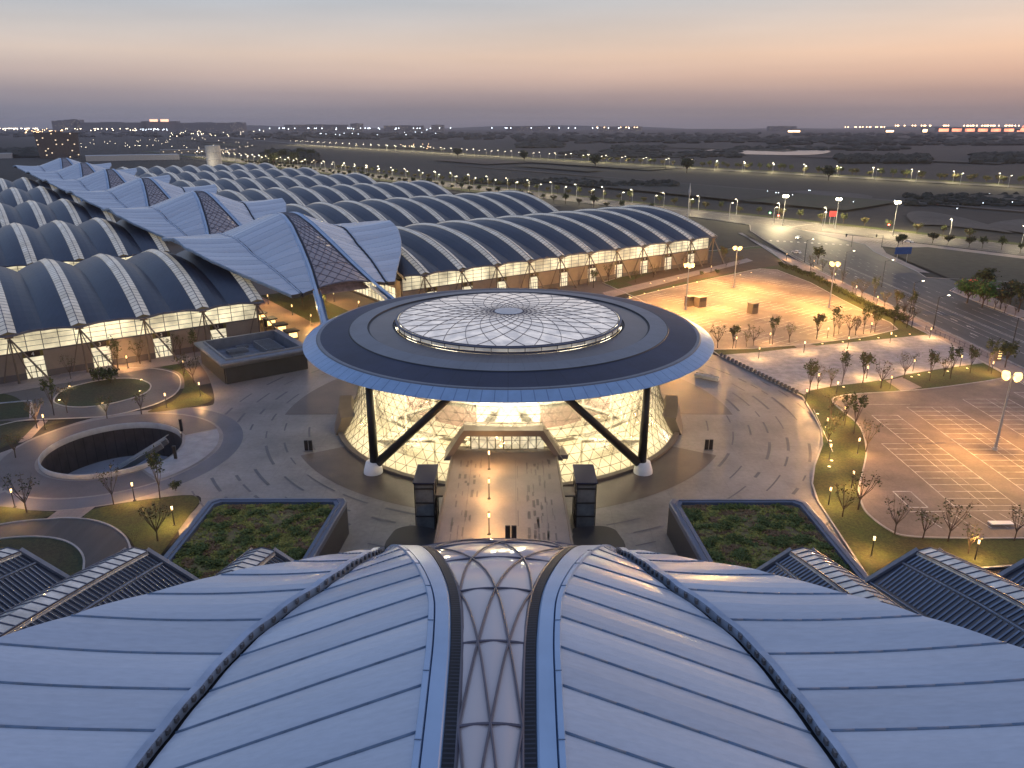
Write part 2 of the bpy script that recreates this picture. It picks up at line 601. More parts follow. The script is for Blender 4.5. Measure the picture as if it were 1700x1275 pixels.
Z = [0.0]
def layer(name, m, poly, dz=0.012, holes=(), kind='structure', kerb=None):
    Z[0] += dz
    b = MB()
    b.sheet(poly, Z[0], holes)
    if kerb:
        n = len(poly)
        for i in range(n):
            p, q = Vector((*poly[i], Z[0])), Vector((*poly[(i + 1) % n], Z[0]))
            d = q - p
            if d.length > 0.05:
                b.box((*((p + q) / 2).xy, Z[0] + kerb / 2 - 0.02), (d.length + 0.1, 0.28, kerb + 0.04), math.atan2(d.y, d.x), m=1)
    return struct(name, b, [m, M['kerb']], kind)

# dark ground round the halls
halls_yard = [ab(60, -230)[:2], ab(60, -20)[:2], ab(78, 22)[:2], ab(70, 215)[:2], ab(760, 215)[:2], ab(760, -230)[:2]]
layer('exhibition_yard', mat('yard_paving', (0.15, 0.12, 0.10), 0.8, scale=0.05, fine=0.1), halls_yard)

plaza = ground_pts([(0, 752), (60, 725), (151, 695), (251, 680), (339, 675), (356, 664), (346, 626), (330, 600), (325, 575), (440, 470), (700, 470), (1060, 560), (1195, 592), (1335, 657), (1335, 668), (1350, 690), (1363, 715), (1364, 740), (1352, 775), (1348, 805), (1358, 830), (1400, 880), (1440, 940), (1000, 1000), (500, 1000), (300, 900), (334, 833), (314, 822), (251, 828), (163, 841), (100, 848), (38, 846), (0, 839), (-160, 820), (-160, 790)])
plaza = cat_rom(plaza, 4)
layer('plaza', M['paving'], plaza, holes=[circ(COURT, RH + 0.02, 96)])
layer('court_band', M['bluepav'], circ(COURT, RR + 4.3, 80, -2.1, 1.6, True) + circ(COURT, RR + 0.5, 80, 1.6, -2.1, True))
layer('court_ring', M['ringpav'], circ(COURT, RR, 96, 0.62, 2 * PI - 0.75, True) + circ(COURT, RH + 0.9, 96, 2 * PI - 0.75, 0.62, True))
def sector(r0, r1, d0, d1, n=40):
    return circ(C, r1, n, math.radians(d0), math.radians(d1), True) + circ(C, r0, n, math.radians(d1), math.radians(d0), True)
for d0, d1, r1 in ((209, 253, 45.6), (287, 331, 45.6), (137, 181, 49), (-1, 43, 49)):
    layer('crescent_terrace', M['paving2'], sector(36.0, r1, d0, d1), 0.006)
# inlaid strips, tangent to circles about the rotunda
mb = MB()
zz = Z[0] + 0.01
for r in (39.5, 42.5, 47.5, 51, 54.5, 58, 62, 66, 70, 74.5, 79, 84):
    a = random.random() * 6
    end = a + 360
    while a < end:
        ln = random.uniform(2.5, 9.5)
        da = math.degrees(ln / r)
        A = a % 360
        ok = not (r < 46 and (207 < A < 334)) and not (r < 49.5 and (136 < A < 182 or A < 44)) and not (253 < A < 287 and r < 70) and not (60 < A < 122)
        x, y = C[0] + r * math.cos(math.radians(a)), C[1] + r * math.sin(math.radians(a))
        if math.hypot(x - COURT[0], y - COURT[1]) < RR + 6 or r > 64 and (A > 340 or A < 60) and x > 76:
            ok = False
        if r > 64 and 175 > A > 100 or random.random() < 0.18:
            ok = False
        if r >= 74 and not (195 < A < 345):
            ok = False
        if ok:
            w = random.choice((0.28, 0.4, 0.55))
            mb.sheet(sector(r - w / 2, r + w / 2, a, a + da, 5), zz + 0.0005 * (r % 7))
        a += da + math.degrees(random.uniform(1.5, 7.0) / r)
struct('plaza_inlay', mb, M['dash'])

# ---- the sunken court
t = thing('sunken_court', 'round sunken court with a pale rim rail and dark inner wall', 'sunken court', (*COURT, 0))
mb = MB()
mb.lathe([(RH, 0.1), (RH, -6.5)], 96)
mb.build('retaining_wall', lines(mat('court_wall', (0.055, 0.045, 0.045), 0.5, scale=0.4, var=0.4), 0, 2 * PI / 40, 0.012, (0.4, 0.4, 0.4), polar=True), t, True)
mb = MB()
mb.sheet(circ((0, 0), RH, 96), -6.5)
mb.build('court_floor', mat('court_floor', (0.30, 0.31, 0.35), 0.5, scale=0.15, var=0.3), t)
mb = MB()
mb.lathe([(RH - 0.05, -0.3), (RH - 0.05, 0.85), (RH + 0.06, 0.95), (RH + 0.2, 0.85), (RH + 0.24, 0.02)], 96, 0.55, 2 * PI - 0.6)
mb.build('rim_parapet', mat('court_rim', (0.36, 0.36, 0.36), 0.4), t, True)
mb = MB()                                   # escalators dropping into the court
for s, k in ((-1, 0), (1, 1)):
    p0, p1 = Vector((8.6, 3.2 + s * 1.2, 0.3)), Vector((-3.4, -1.6 + s * 1.2, -6.4))
    mb.bar(p0, p1, 0.75, m=0)
    for q in (-0.75, 0.75):
        mb.bar(p0 + Vector((0, q, 0.9)), p1 + Vector((0, q, 0.9)), 0.09, m=1)
mb.build('escalator', [mat('escalator_steel', (0.16, 0.18, 0.21), 0.35, metal=0.4), M['galv']], t)
mb = MB()
mb.prism(cat_rom([(-1, -11.6), (-3.2, -8.5), (-0.5, -6.4), (4.2, -6.2), (7.0, -8.6), (4.6, -11.2)], 6), -6.4, -4.9)
mb.build('planter', M['darkwall'], t)
mb = MB()
mb.sheet(circ((0, 0), RR - 0.3, 40, -0.72, 0.58, True) + circ((0, 0), RH + 0.65, 40, 0.58, -0.72, True), 0.12)
mb.build('landing', mat('court_landing', (0.27, 0.27, 0.285), 0.5), t)
for px, py in ((302, 716), (292, 762)):
    p = at(px, py)
    b = MB()
    b.box((p[0], p[1], 1.3), (0.5, 0.35, 2.6))
    b.box((p[0], p[1], 2.65), (0.6, 0.45, 0.1))
    tag(b.build('access_post', M['black']), 'slim black post at the %s edge of the sunken court landing' % ('far' if py < 730 else 'near'), 'post', 'black posts by the sunken court')
# ---- loop road with an oval lawn, upper left
loop_c = at(172, 648)
oval = [at(x, y)[:2] for x, y in ((90, 668), (100, 652), (130, 640), (175, 631), (220, 629), (246, 636), (250, 645), (238, 655), (205, 666), (160, 675), (115, 676))]
loop = [at(x, y)[:2] for x, y in ((-60, 660), (-20, 640), (60, 628), (130, 618), (200, 612), (260, 613), (293, 622), (300, 638), (290, 655), (262, 670), (220, 683), (175, 692), (120, 695), (70, 697), (30, 700), (-40, 715), (-120, 715))]
layer('loop_road', mat('loop_paving', (0.12, 0.105, 0.10), 0.7, scale=0.1, fine=0.1), cat_rom(loop, 4), kerb=0.12)
layer('lawn', M['darklawn'], cat_rom(oval, 6), kerb=0.14)
layer('lawn', M['lawn'], cat_rom(ground_pts([(255, 607), (282, 600), (305, 612), (322, 632), (335, 650), (353, 662), (336, 672), (275, 683), (245, 684), (285, 668), (303, 650), (306, 634), (296, 618)]), 4))
layer('lawn', M['darklawn'], cat_rom(ground_pts([(-150, 700), (-60, 718), (0, 700), (50, 702), (110, 699), (66, 712), (53, 722), (0, 745), (-120, 775), (-200, 775)]), 4))
layer('footpath', M['walk'], ground_pts([(66, 699), (80, 699), (53, 728), (38, 735), (30, 736)]))
layer('lawn', M['darklawn'], cat_rom(ground_pts([(-180, 640), (-60, 648), (10, 655), (38, 668), (58, 690), (0, 698), (-150, 720)]), 4))
layer('hall_apron', M['walk'], [ab(81, -190)[:2], ab(81, -24)[:2], ab(90, -24)[:2], ab(90, -190)[:2]])
# ---- curved drive, lower left
layer('lawn', M['lawn'], cat_rom(ground_pts([(-120, 838), (0, 842), (60, 850), (90, 852), (70, 862), (30, 870), (-60, 885), (-200, 880)]), 4))
layer('lawn', M['lawn'], cat_rom(ground_pts([(163, 845), (250, 830), (314, 824), (331, 832), (320, 850), (255, 940), (240, 970), (160, 980), (215, 960), (228, 925), (205, 885), (140, 860)]), 4))
drive = ground_pts([(-160, 905), (-40, 880), (30, 868), (80, 864), (120, 862), (165, 868), (200, 885), (216, 910), (212, 945), (180, 990), (60, 1010), (-160, 990)])
layer('drive', M['asphalt'], cat_rom(drive, 5), kerb=0.12)
layer('lawn', M['darklawn'], cat_rom(ground_pts([(-80, 912), (0, 897), (60, 893), (105, 899), (132, 915), (140, 938), (125, 965), (40, 985), (-80, 970)]), 5), kerb=0.14)
layer('footpath', M['walk'], ground_pts([(95, 850), (160, 842), (135, 861), (78, 863)]))

# ---- right: landscaping, car parks, cobbled walk
green = ground_pts([(1060, 497), (1000, 470), (1170, 418), (1270, 408), (1310, 445), (1400, 480), (1480, 520), (1535, 545), (1545, 556), (1700, 640), (1900, 700), (2000, 900), (1700, 940), (1440, 960), (1358, 835), (1348, 805), (1352, 775), (1365, 740), (1363, 715), (1350, 690), (1332, 660), (1195, 592), (1150, 560)])
layer('lawn', M['lawn'], green, kerb=0.10)
layer('soil_strip', M['soil'], ground_pts([(1040, 470), (1170, 420), (1270, 412), (1300, 440), (1260, 446), (1240, 449), (1150, 466), (1070, 484)]))
lot1 = ground_pts([(1040, 497), (1100, 482), (1180, 464), (1250, 449), (1262, 447), (1290, 449), (1345, 470), (1400, 500), (1440, 520), (1478, 537), (1490, 548), (1440, 560), (1340, 573), (1250, 580), (1184, 582), (1120, 560), (1000, 520)])
layer('car_park', M['lot'], lot1, kerb=0.10)
ZL1 = Z[0] + 0.01
lot2 = cat_rom(ground_pts([(1382, 668), (1388, 661), (1420, 656), (1500, 651), (1560, 645), (1640, 634), (1760, 615), (1950, 640), (2100, 760), (2000, 900), (1800, 897), (1700, 896), (1600, 896), (1510, 893), (1475, 882), (1440, 855), (1429, 835), (1425, 815), (1432, 785), (1438, 750), (1432, 720), (1420, 702), (1398, 684)]), 5)
layer('car_park', M['lot'], lot2, kerb=0.12)
ZL2 = Z[0] + 0.01
walk = ground_pts([(1195, 591), (1260, 586), (1340, 577), (1440, 567), (1550, 556), (1600, 578), (1648, 602), (1560, 614), (1500, 624), (1480, 630), (1440, 636), (1380, 643), (1345, 650), (1335, 657)])
layer('cobbled_walk', M['cobble'], walk)
layer('footpath', M['walk'], ground_pts([(1312, 572), (1332, 570), (1362, 577), (1325, 580)]))
layer('footpath', M['walk'], ground_pts([(1470, 634), (1497, 628), (1530, 645), (1497, 652)]))
layer('pavement', M['walk'], ground_pts([(1000, 487), (1170, 447), (1240, 430), (1250, 434), (1180, 452), (1010, 496)]))
# ---- main road, parallel to the view, and the avenue behind the halls
road = [(132.3, 150), (132.3, 300), (133.5, 350), (138, 410), (142, 450), (150, 478)] + [ab(352, 333)[:2]] + [ab(150, 357)[:2], ab(150, 325)[:2], (186, 395), (180, 372), (177, 345), (174, 318), (171, 306), (230, 287), (230, 276), (172, 286), (166.5, 280), (165.6, 262), (165, 150)]
layer('pavement', M['walk'], [(125.5, 150), (125.5, 300), (126.5, 350), (131, 410), (134, 440), (132.0, 440), (132.3, 300), (132.3, 150)], kerb=0.1)
layer('road', M['asphalt'], road, kerb=0.12)
ZR = Z[0] + 0.012
layer('road', M['oldasphalt'], [ab(-300, 323)[:2], ab(-300, 357)[:2], ab(1900, 357)[:2], ab(1900, 323)[:2]], 0.03)
ZF = Z[0] + 0.012
layer('pavement', M['walk'], [ab(-200, 318)[:2], ab(-200, 321)[:2], ab(140, 321)[:2], (186, 395), (180, 372), (177, 345), (174, 318), (178, 316), (181, 345), (184, 368), (192, 390)])
layer('pavement', M['walk'], [(170, 150), (166, 150), (166, 262), (166.9, 279), (171, 284), (177, 280), (174, 262)], kerb=0.12)
layer('verge', M['lawn'], [ab(-300, 358)[:2], ab(-300, 366)[:2], ab(1900, 366)[:2], ab(1900, 358)[:2]])
layer('verge', M['lawn'], [ab(390, 306)[:2], ab(390, 322)[:2], ab(1900, 322)[:2], ab(1900, 306)[:2]])
layer('service_road', M['mud'], [ab(330, 286)[:2], ab(330, 296)[:2], ab(1900, 296)[:2], ab(1900, 286)[:2]])
layer('field', M['earth'], [(178, 289), (183, 345), (187, 366), (200, 385), ab(60, 312)[:2], ab(-140, 312)[:2], (320, 270), (240, 285)])
# far highway and fields
Z[0] += 0.1
layer('highway', M['oldasphalt'], [ab(-500, 772)[:2], ab(-500, 800)[:2], ab(800, 800)[:2], ab(2000, 840)[:2], ab(5200, 1300)[:2], ab(5200, 1260)[:2], ab(2000, 805)[:2], ab(800, 772)[:2]], 0.1)
layer('highway_verge', M['lawn'], [ab(-500, 801)[:2], ab(-500, 818)[:2], ab(800, 818)[:2], ab(2000, 856)[:2], ab(2000, 841)[:2], ab(800, 801)[:2]], 0.1)
layer('pond', M['water'], cat_rom(ground_pts([(1170, 250), (1230, 247), (1300, 249), (1372, 250), (1371, 255), (1330, 258), (1250, 257), (1190, 255)]), 4), 0.1)
layer('field', M['mud'], cat_rom(ground_pts([(1505, 358), (1530, 352), (1600, 364), (1680, 388), (1640, 384), (1560, 376), (1520, 374)]), 4), 0.05)
layer('field', M['mud'], cat_rom(ground_pts([(1640, 375), (1700, 366), (1760, 375), (1760, 395), (1690, 388)]), 4), 0.05)
layer('field', M['mud'], cat_rom(ground_pts([(1230, 330), (1330, 318), (1430, 324), (1440, 332), (1330, 334)]), 4), 0.05)
layer('dirt_road', M['mud'], [ab(-300, 520)[:2], ab(-300, 528)[:2], ab(900, 560)[:2], ab(900, 552)[:2]], 0.05)
for k in range(26):                         # field mosaic
    a0, b0 = random.uniform(-400, 3400), random.choice((430, 600, 690, 900, 1050, 1250, 1500))
    w, l = random.uniform(40, 110), random.uniform(120, 420)
    layer('field', random.choice((M['earth'], M['darklawn'], M['earth'], mat('fallow_%d' % k, (0.05 + 0.02 * random.random(), 0.045, 0.035), 0.95, scale=0.02))), [ab(a0, b0)[:2], ab(a0 + l, b0 + 10)[:2], ab(a0 + l - 20, b0 + w)[:2], ab(a0 + 10, b0 + w - 6)[:2]], 0.05)


# ---------------------------------------------------------------- painted markings
def strip(mb, p, q, w, z, m=0):
    p, q = Vector((p[0], p[1])), Vector((q[0], q[1]))
    d = (q - p).normalized()
    n = Vector((-d.y, d.x)) * (w / 2)
    mb.face([(*(p - n), z), (*(q - n), z), (*(q + n), z), (*(p + n), z)], m)


def inside(p, poly):
    r, j = False, len(poly) - 1
    for i in range(len(poly)):
        (xi, yi), (xj, yj) = poly[i][:2], poly[j][:2]
        if (yi > p[1]) != (yj > p[1]) and p[0] < (xj - xi) * (p[1] - yi) / (yj - yi) + xi:
            r = not r
        j = i
    return r


mb = MB()
W = 0.17
for x0, xc, x1, y0, y1 in ((78.3, None, 83.9, 136.0, 151.3), (73.3, 78.5, 83.9, 109.9, 136.0), (88.4, 93.9, 99.0, 114.9, 156.3), (103.8, 109.2, 114.4, 114.9, 161.4), (118.6, 124.0, 129.4, 110, 166)):
    strip(mb, (x0, y0), (x0, y1), W, ZL2)
    strip(mb, (x1, y0), (x1, y1), W, ZL2)
    if xc:
        strip(mb, (xc, y0), (xc, y1), W * 0.8, ZL2)
        strip(mb, (xc + 1.9, y0 + 1), (xc + 1.9, y1), W * 0.5, ZL2)
    k = 0
    y = y1
    while y > y0 - 0.1:
        if not (x0 < 80 and k in (12,)):
            strip(mb, (x0 - 0.08, y), (x1 + 0.08, y), W, ZL2 + 0.004)
        y -= 2.55
        k += 1
for a, b in (((65.7, 109.9), (68.7, 109.9)), ((68.7, 109.9), (68.7, 115.6)), ((68.7, 115.6), (65.7, 115.6)), ((65.7, 115.6), (65.7, 109.9))):
    strip(mb, a, b, W * 1.3, ZL2)
strip(mb, (65, 108.4), (84.5, 109.0), W, ZL2)
for k in range(9):
    strip(mb, (66.3 + 2.6 * k, 108.0), (67.4 + 2.6 * k, 103.2), W * 0.8, ZL2)
strip(mb, (67, 155), (62, 132), 0.12, ZL2)
strip(mb, (76, 158), (90, 158), 0.12, ZL2)
struct('parking_marking', mb, M['paint'])
mb = MB()
for b0 in (92, 110.5, 129, 147.5, 166, 184.5, 203):
    for s_ in (0, 5.3):
        a = -60.0
        while a < 110:
            p, q = ab(a, b0 + s_ + 0.1), ab(a, b0 + s_ + 5.2)
            if inside(p, lot1) and inside(q, lot1) and random.random() > 0.08:
                strip(mb, p, q, 0.16, ZL1)
            a += 2.55
    prev = None
    for a in range(-60, 112, 5):
        p, q = ab(a, b0 + 5.3), ab(a + 5, b0 + 5.3)
        if inside(p, lot1) and inside(q, lot1):
            strip(mb, p, q, 0.14, ZL1 + 0.004)
struct('parking_marking', mb, M['paint'])
mb = MB()
strip(mb, (133.0, 150), (133.0, 300), 0.18, ZR)
strip(mb, (133.0, 300), (138.8, 410), 0.18, ZR)
strip(mb, (164.3, 150), (164.3, 258), 0.18, ZR)
for x, y0, y1, w in ((148.2, 150, 330, 0.2), (149.0, 150, 330, 0.2), (157.5, 150, 250, 0.15), (141.2, 150, 262, 0.15), (144.8, 205, 262, 0.15), (153.0, 175, 250, 0.15)):
    strip(mb, (x, y0), (x, y1), w, ZR)
for x in (137.0, 141.0, 144.8, 153.0, 157.0, 160.8):
    y = 150
    while y < 380:
        if not (x in (141.0, 157.0) and y < 255):
            strip(mb, (x + max(0, y - 300) * 0.05, y), (x + max(0, y - 297) * 0.05, y + 3.2), 0.16, ZR)
        y += 9
for k in range(16):                        # turn arrows
    x, y = random.choice((139, 143, 147)), 215 + k * 9.0
    strip(mb, (x, y), (x, y + 3), 0.3, ZR + 0.004)
    mb.face([(x - 0.55, y + 2.6, ZR + 0.004), (x + 0.55, y + 2.6, ZR + 0.004), (x, y + 4.4, ZR + 0.004)])
for k in range(11):                         # crossing by the junction
    strip(mb, (186 + 1.6 * k, 398 - 0.9 * k + 2), (196 + 1.6 * k, 412 - 0.9 * k + 2), 0.55, ZR + 0.03)
for k in range(12):
    strip(mb, (140.5 + 3.2 * k, 408 - 1.4 * k), (141.5 + 3.2 * k, 411.5 - 1.4 * k), 1.2, ZR + 0.004)
struct('road_marking', mb, M['paint'])
mb = MB()
for b in (324.2, 356.0):
    strip(mb, ab(-300, b), ab(1900, b), 0.25, ZF + 0.02)
a = -300
while a < 900:
    for b in (331, 339.5, 348):
        strip(mb, ab(a, b), ab(a + 5, b), 0.22, ZF + 0.02)
    a += 13
struct('road_marking', mb, M['paint'])
# ---------------------------------------------------------------- rotunda
rot = thing('exhibition_rotunda', 'round glass rotunda under a wide disc roof with a patterned dome', 'rotunda', (*C, 0))
DR = [(0.0, 36.1), (0.8, 35.4), (2, 34.4), (4, 33.2), (6, 32.4), (9, 31.7), (13, 31.2), (18.4, 31.0)]   # z, radius of the glass
def drum_r(z):
    return interp(DR, z)
mb = MB()
mb.lathe([(42.2, 18.35), (40.9, 18.95), (39.55, 19.55)], 120)
mb.build('fascia', M['fascia'], rot, True)
mb = MB()
mb.lathe([(42.15, 18.3), (38, 17.9), (31.2, 17.7), (26, 17.7)], 120)
mb.build('soffit', mat('disc_soffit', (0.30, 0.28, 0.26), 0.5), rot, True)
mb = MB()
mb.lathe([(39.5, 19.56), (39.3, 19.72), (38.7, 19.74)], 120, m=1)
mb.lathe([(38.7, 19.74), (33.1, 20.5)], 120, m=0)
mb.lathe([(33.1, 20.5), (33.0, 20.66), (32.85, 20.66)], 120, m=3)
mb.lathe([(32.85, 20.66), (29.3, 20.9)], 120, m=1)
mb.lathe([(29.3, 20.9), (29.2, 20.62), (28.9, 20.62)], 120, m=3)
mb.lathe([(28.9, 20.62), (24.2, 20.9)], 120, m=2)
mb.lathe([(24.2, 20.9), (24.1, 20.7), (23.6, 20.7)], 120, m=3)
mb.build('roof', [M['discnavy'], M['discgrey'], M['discbrown'], M['gutter']], rot)
mb = MB()
n = 96
mb.lathe([(23.5, 20.7), (23.5, 21.15)], n, m=0)
mb.lathe([(23.42, 21.15), (23.42, 21.8)], n, m=1)
mb.lathe([(23.6, 21.8), (23.6, 22.0), (23.1, 22.05)], n, m=0)
for k in range(n // 2):
    a = 2 * PI * k / (n // 2)
    mb.bar((23.5 * math.cos(a), 23.5 * math.sin(a), 20.75), (23.5 * math.cos(a), 23.5 * math.sin(a), 21.85), 0.07, m=0)
mb.build('dome_ring', [M['bars'], emit('dome_ring_light', (1.0, 0.9, 0.72), 0.18, 0.6, 0.4, sample=False)], rot)
RD = 23.0
def dome_z(r):
    return 22.0 + 1.0 * (1 - (r / RD) ** 2)
mb = MB()
mb.lathe([(RD * (1 - k / 14), dome_z(RD * (1 - k / 14))) for k in range(14)] + [(0.01, dome_z(0))], 96)
dome = mb.build('dome', M['dome'], rot, True)
mb = MB()
NS = 27                                        # two families of spirals, the pattern of a sunflower
for s in (-1, 1):
    for k in range(NS):
        pts = []
        for j in range(23):
            t = j / 22
            r = 2.9 * (RD / 2.9) ** t
            a = 2 * PI * k / NS + s * 1.25 * t + (PI / NS if NS % 2 else 0)
            pts.append((r * math.cos(a), r * math.sin(a), dome_z(r) + 0.05))
        mb.path(pts, 0.06, n=4)
for r in (2.9, 22.9):
    mb.path([(*p, dome_z(r) + 0.06) for p in circ((0, 0), r, 72, end=True)], 0.1)
mb.build('dome_lattice', M['bars'], dome)
mb = MB()
mb.lathe([(2.95, 22.95), (2.95, 23.12), (2.6, 23.16), (0.01, 23.2)], 48)
mb.build('oculus_cap', mat('oculus_cap', (0.62, 0.58, 0.54), 0.3), dome)

# glass drum: a triangulated skirt flaring to the ground
RZ = 12
NA = 84
a_open = (math.radians(254.5), math.radians(285.5))
mb = MB()
mb.lathe([(drum_r(z), z) for z in [18.0 * k / 18 for k in range(19)]], 168)
mb.build('drum_glass', M['frit'], rot, True)
mb = MB()
nodes = [[((drum_r(18.0 * i / RZ) + 0.07) * math.cos(2 * PI * (j + 0.5 * (i % 2)) / NA), (drum_r(18.0 * i / RZ) + 0.07) * math.sin(2 * PI * (j + 0.5 * (i % 2)) / NA), 18.0 * i / RZ) for j in range(NA)] for i in range(RZ + 1)]
for i in range(RZ):
    for j in range(NA):
        p = nodes[i][j]
        mb.bar(p, nodes[i][(j + 1) % NA], 0.05, n=3, cap=False)
        if i % 2 == 0:
            up = (nodes[i + 1][j], nodes[i + 1][(j - 1) % NA])
        else:
            up = (nodes[i + 1][(j + 1) % NA], nodes[i + 1][j])
        for q in up:
            mb.bar(p, q, 0.05, n=3, cap=False)
mb.build('drum_lattice', mat('drum_lattice', (0.14, 0.12, 0.085), 0.5), rot)
mb = MB()
mb.lathe([(36.9, 0.0), (36.9, 0.55), (36.0, 0.65)], 120)
mb.build('plinth', M['bronze'], rot)
# interior
mb = MB()
mb.sheet(circ((0, 0), 35.6, 96), 0.22)
mb.build('ground_floor', M['cream'], rot)
mb = MB()
mb.lathe([(20.5, 0.22), (20.5, 4.9)], 64)
mb.lathe([(13.5, 0.22), (13.5, 17.6)], 64)
mb.build('core_wall', M['cream'], rot, True)
def ringslab(name, r0, r1, z, th, d0, d1, m):
    b = MB()
    a0, a1 = math.radians(d0), math.radians(d1)
    b.lathe([(r0, z), (r1, z), (r1, z - th), (r0, z - th), (r0, z)], 64, a0, a1, m=0)
    b.lathe([(r1 + 0.02, z + 0.06), (r1 + 0.02, z - th - 0.02)], 64, a0, a1, m=1)
    b.lathe([(r1 - 0.1, z + 0.02), (r1 - 0.1, z + 1.0)], 64, a0, a1, m=2)
    return b.build(name, [M['cream'], M['slabedge'], M['glass']], m)
ringslab('mezzanine', 13.5, 28.5, 5.5, 0.6, 200, 262, rot)
ringslab('mezzanine', 13.5, 28.5, 5.5, 0.6, 278, 340, rot)
ringslab('mezzanine', 13.5, 31.5, 5.5, 0.6, 255, 285, rot)
ringslab('upper_gallery', 13.5, 24.5, 11.0, 0.7, 195, 256, rot)
ringslab('upper_gallery', 13.5, 24.5, 11.0, 0.7, 284, 345, rot)
ringslab('mezzanine', 13.5, 28.0, 5.5, 0.6, 340, 560, rot)
ringslab('upper_gallery', 13.5, 23.5, 11.0, 0.7, 345, 555, rot)
for d0, d1 in ((205, 255), (285, 335)):
    b = MB()
    b.lathe([(23.0, 5.6), (23.0, 10.3)], 40, math.radians(d0), math.radians(d1))
    b.lathe([(23.0, 11.1), (22.0, 14.5)], 40, math.radians(d0 + 8), math.radians(d1 - 4))
    b.build('curved_wall', M['pink'], rot)
for s in (-1, 1):                                # two broad stairs each side
    for (a, b_, za, zb, wd) in (((s * 25, -14.5), (s * 12.5, -26.5), 0.3, 5.5, 3.2), ((s * 21, -15.5), (s * 11.5, -22.0), 5.5, 11.0, 2.6)):
        m_ = MB()
        p, q = Vector((*a, za)), Vector((*b_, zb))
        d = (q - p)
        side = Vector((-d.y, d.x, 0)).normalized() * wd / 2
        N = 16
        for k in range(N):
            c0, c1 = p + d * (k / N), p + d * ((k + 1) / N)
            top = c1.z
            m_.face([(*(c0 - side).xy, top), (*(c1 - side).xy, top), (*(c1 + side).xy, top), (*(c0 + side).xy, top)], 0)
            m_.face([(*(c0 - side).xy, c0.z), (*(c0 + side).xy, c0.z), (*(c0 + side).xy, top), (*(c0 - side).xy, top)], 0)
        for sg in (-1, 1):
            e = side * sg
            m_.bar(p + e + Vector((0, 0, -0.1)), q + e + Vector((0, 0, -0.1)), 0.28, m=1)
            m_.bar(p + e + Vector((0, 0, 1.0)), q + e + Vector((0, 0, 1.0)), 0.06, m=1)
        m_.build('staircase', [M['cream'], M['slabedge']], rot)
mb = MB()
for k in range(26):
    a = 2 * PI * (k + 0.5) / 26
    if 250 < math.degrees(a) < 290:
        continue
    mb.bar((29.3 * math.cos(a), 29.3 * math.sin(a), 0.2), (29.3 * math.cos(a), 29.3 * math.sin(a), 17.7), 0.22, n=10)
mb.build('inner_columns', M['cream'], rot)
mb = MB()
for r0, r1, z in ((15, 17, 17.55), (19.5, 21.5, 17.55), (25, 28, 17.55), (15, 18, 10.25), (20, 22.3, 10.25), (16, 19, 4.85), (23, 26, 4.85)):
    mb.lathe([(r0, z), (r1, z)], 96, 0 if z > 15 else math.radians(193), 2 * PI if z > 15 else math.radians(347))
mb.build('ceiling_light', M['e_ceil'], rot)
light('rotunda_light', (C[0], C[1] - 29, 13.5), 700, (1, 0.88, 0.62), None, 1.5)
for dg_ in (212, 236, 304, 328, 262, 278):
    light('rotunda_light', (C[0] + 30.0 * math.cos(math.radians(dg_)), C[1] + 30.0 * math.sin(math.radians(dg_)), 4.6), 900, (1, 0.86, 0.58), None, 0.8)
    light('rotunda_light', (C[0] + 28.5 * math.cos(math.radians(dg_)), C[1] + 28.5 * math.sin(math.radians(dg_)), 14.5), 1700, (1, 0.88, 0.62), None, 1.0)
# raking legs
for sx in (-1, 1):
    for sy in (-1, 1):
        foot = Vector((sx * 24.6, sy * 29.4, 0))
        b = MB()
        b.lathe([(1.75, 0), (1.7, 0.6), (1.25, 2.2), (0.01, 2.25)], 24, c=(foot.x, foot.y))
        ft = b.build('leg_foot', M['white'], rot, True)
        b = MB()
        b.bar(foot + Vector((-0.3 * sx, 0.1 * sy, 1.6)), (sx * 24.8, sy * 27.5, 18.1), 0.8, 0.62, 14)
        b.build('leg', M['black'], rot, True)
        b = MB()
        b.bar(foot + Vector((-0.6 * sx, -0.1 * sy, 1.6)), (sx * 8.8, sy * 37.0, 18.2), 0.8, 0.62, 14)
        b.build('leg', M['black'], rot, True)
# entrance portal, doors
mb = MB()
yo, yi = -32.4, -29.5
zb = 5.45
for s in (-1, 1):
    xo, xt = s * 10.3 - 0.8, s * 7.2 - 0.8
    p = [(xo, yo - 2.0, zb - 0.6), (xo - s * 1.3, yo - 2.0, zb - 0.6), (xt - s * 0.2, yo - 1.0, zb + 4.4), (xt, yo - 1.0, zb + 3.6)]
    q = [(xo, yi, zb - 0.6), (xo - s * 1.3, yi, zb - 0.6), (xt - s * 0.2, yi, zb + 4.4), (xt, yi, zb + 3.6)]
    xi = s * 9.0 - 0.8
    P4 = [(s * 10.4 - 0.8, zb - 0.6), (s * 9.4 - 0.8, zb - 0.6), (s * 6.4 - 0.8, zb + 3.5), (s * 6.9 - 0.8, zb + 4.5)]
    f = [(x, yo - 2.2 + (z - zb) * 0.25, z) for x, z in P4]
    g = [(x, yi, z) for x, z in P4]
    mb.grid([f + [f[0]], g + [g[0]]], 0)
    mb.face(f, 0)
P4 = [(-7.7, zb + 3.5), (6.1, zb + 3.5), (6.1, zb + 4.5), (-7.7, zb + 4.5)]
f = [(x, yo - 2.2 + (z - zb) * 0.25 - 0.02, z) for x, z in P4]
g = [(x, yi, z) for x, z in P4]
mb.grid([f + [f[0]], g + [g[0]]], 0)
mb.face(f, 0)
portal = mb.build('entrance_portal', M['bronze'], rot)
mb = MB()
for k in range(9):
    x = -6.6 + 1.45 * k
    mb.box((x + 0.72, -31.2, zb + 1.45), (1.2, 0.06, 2.7), m=1)
    mb.box((x, -31.25, zb + 1.5), (0.2, 0.14, 3.0), m=0)
mb.box((-0.8, -31.25, zb + 3.0), (15.5, 0.16, 0.25), m=0)
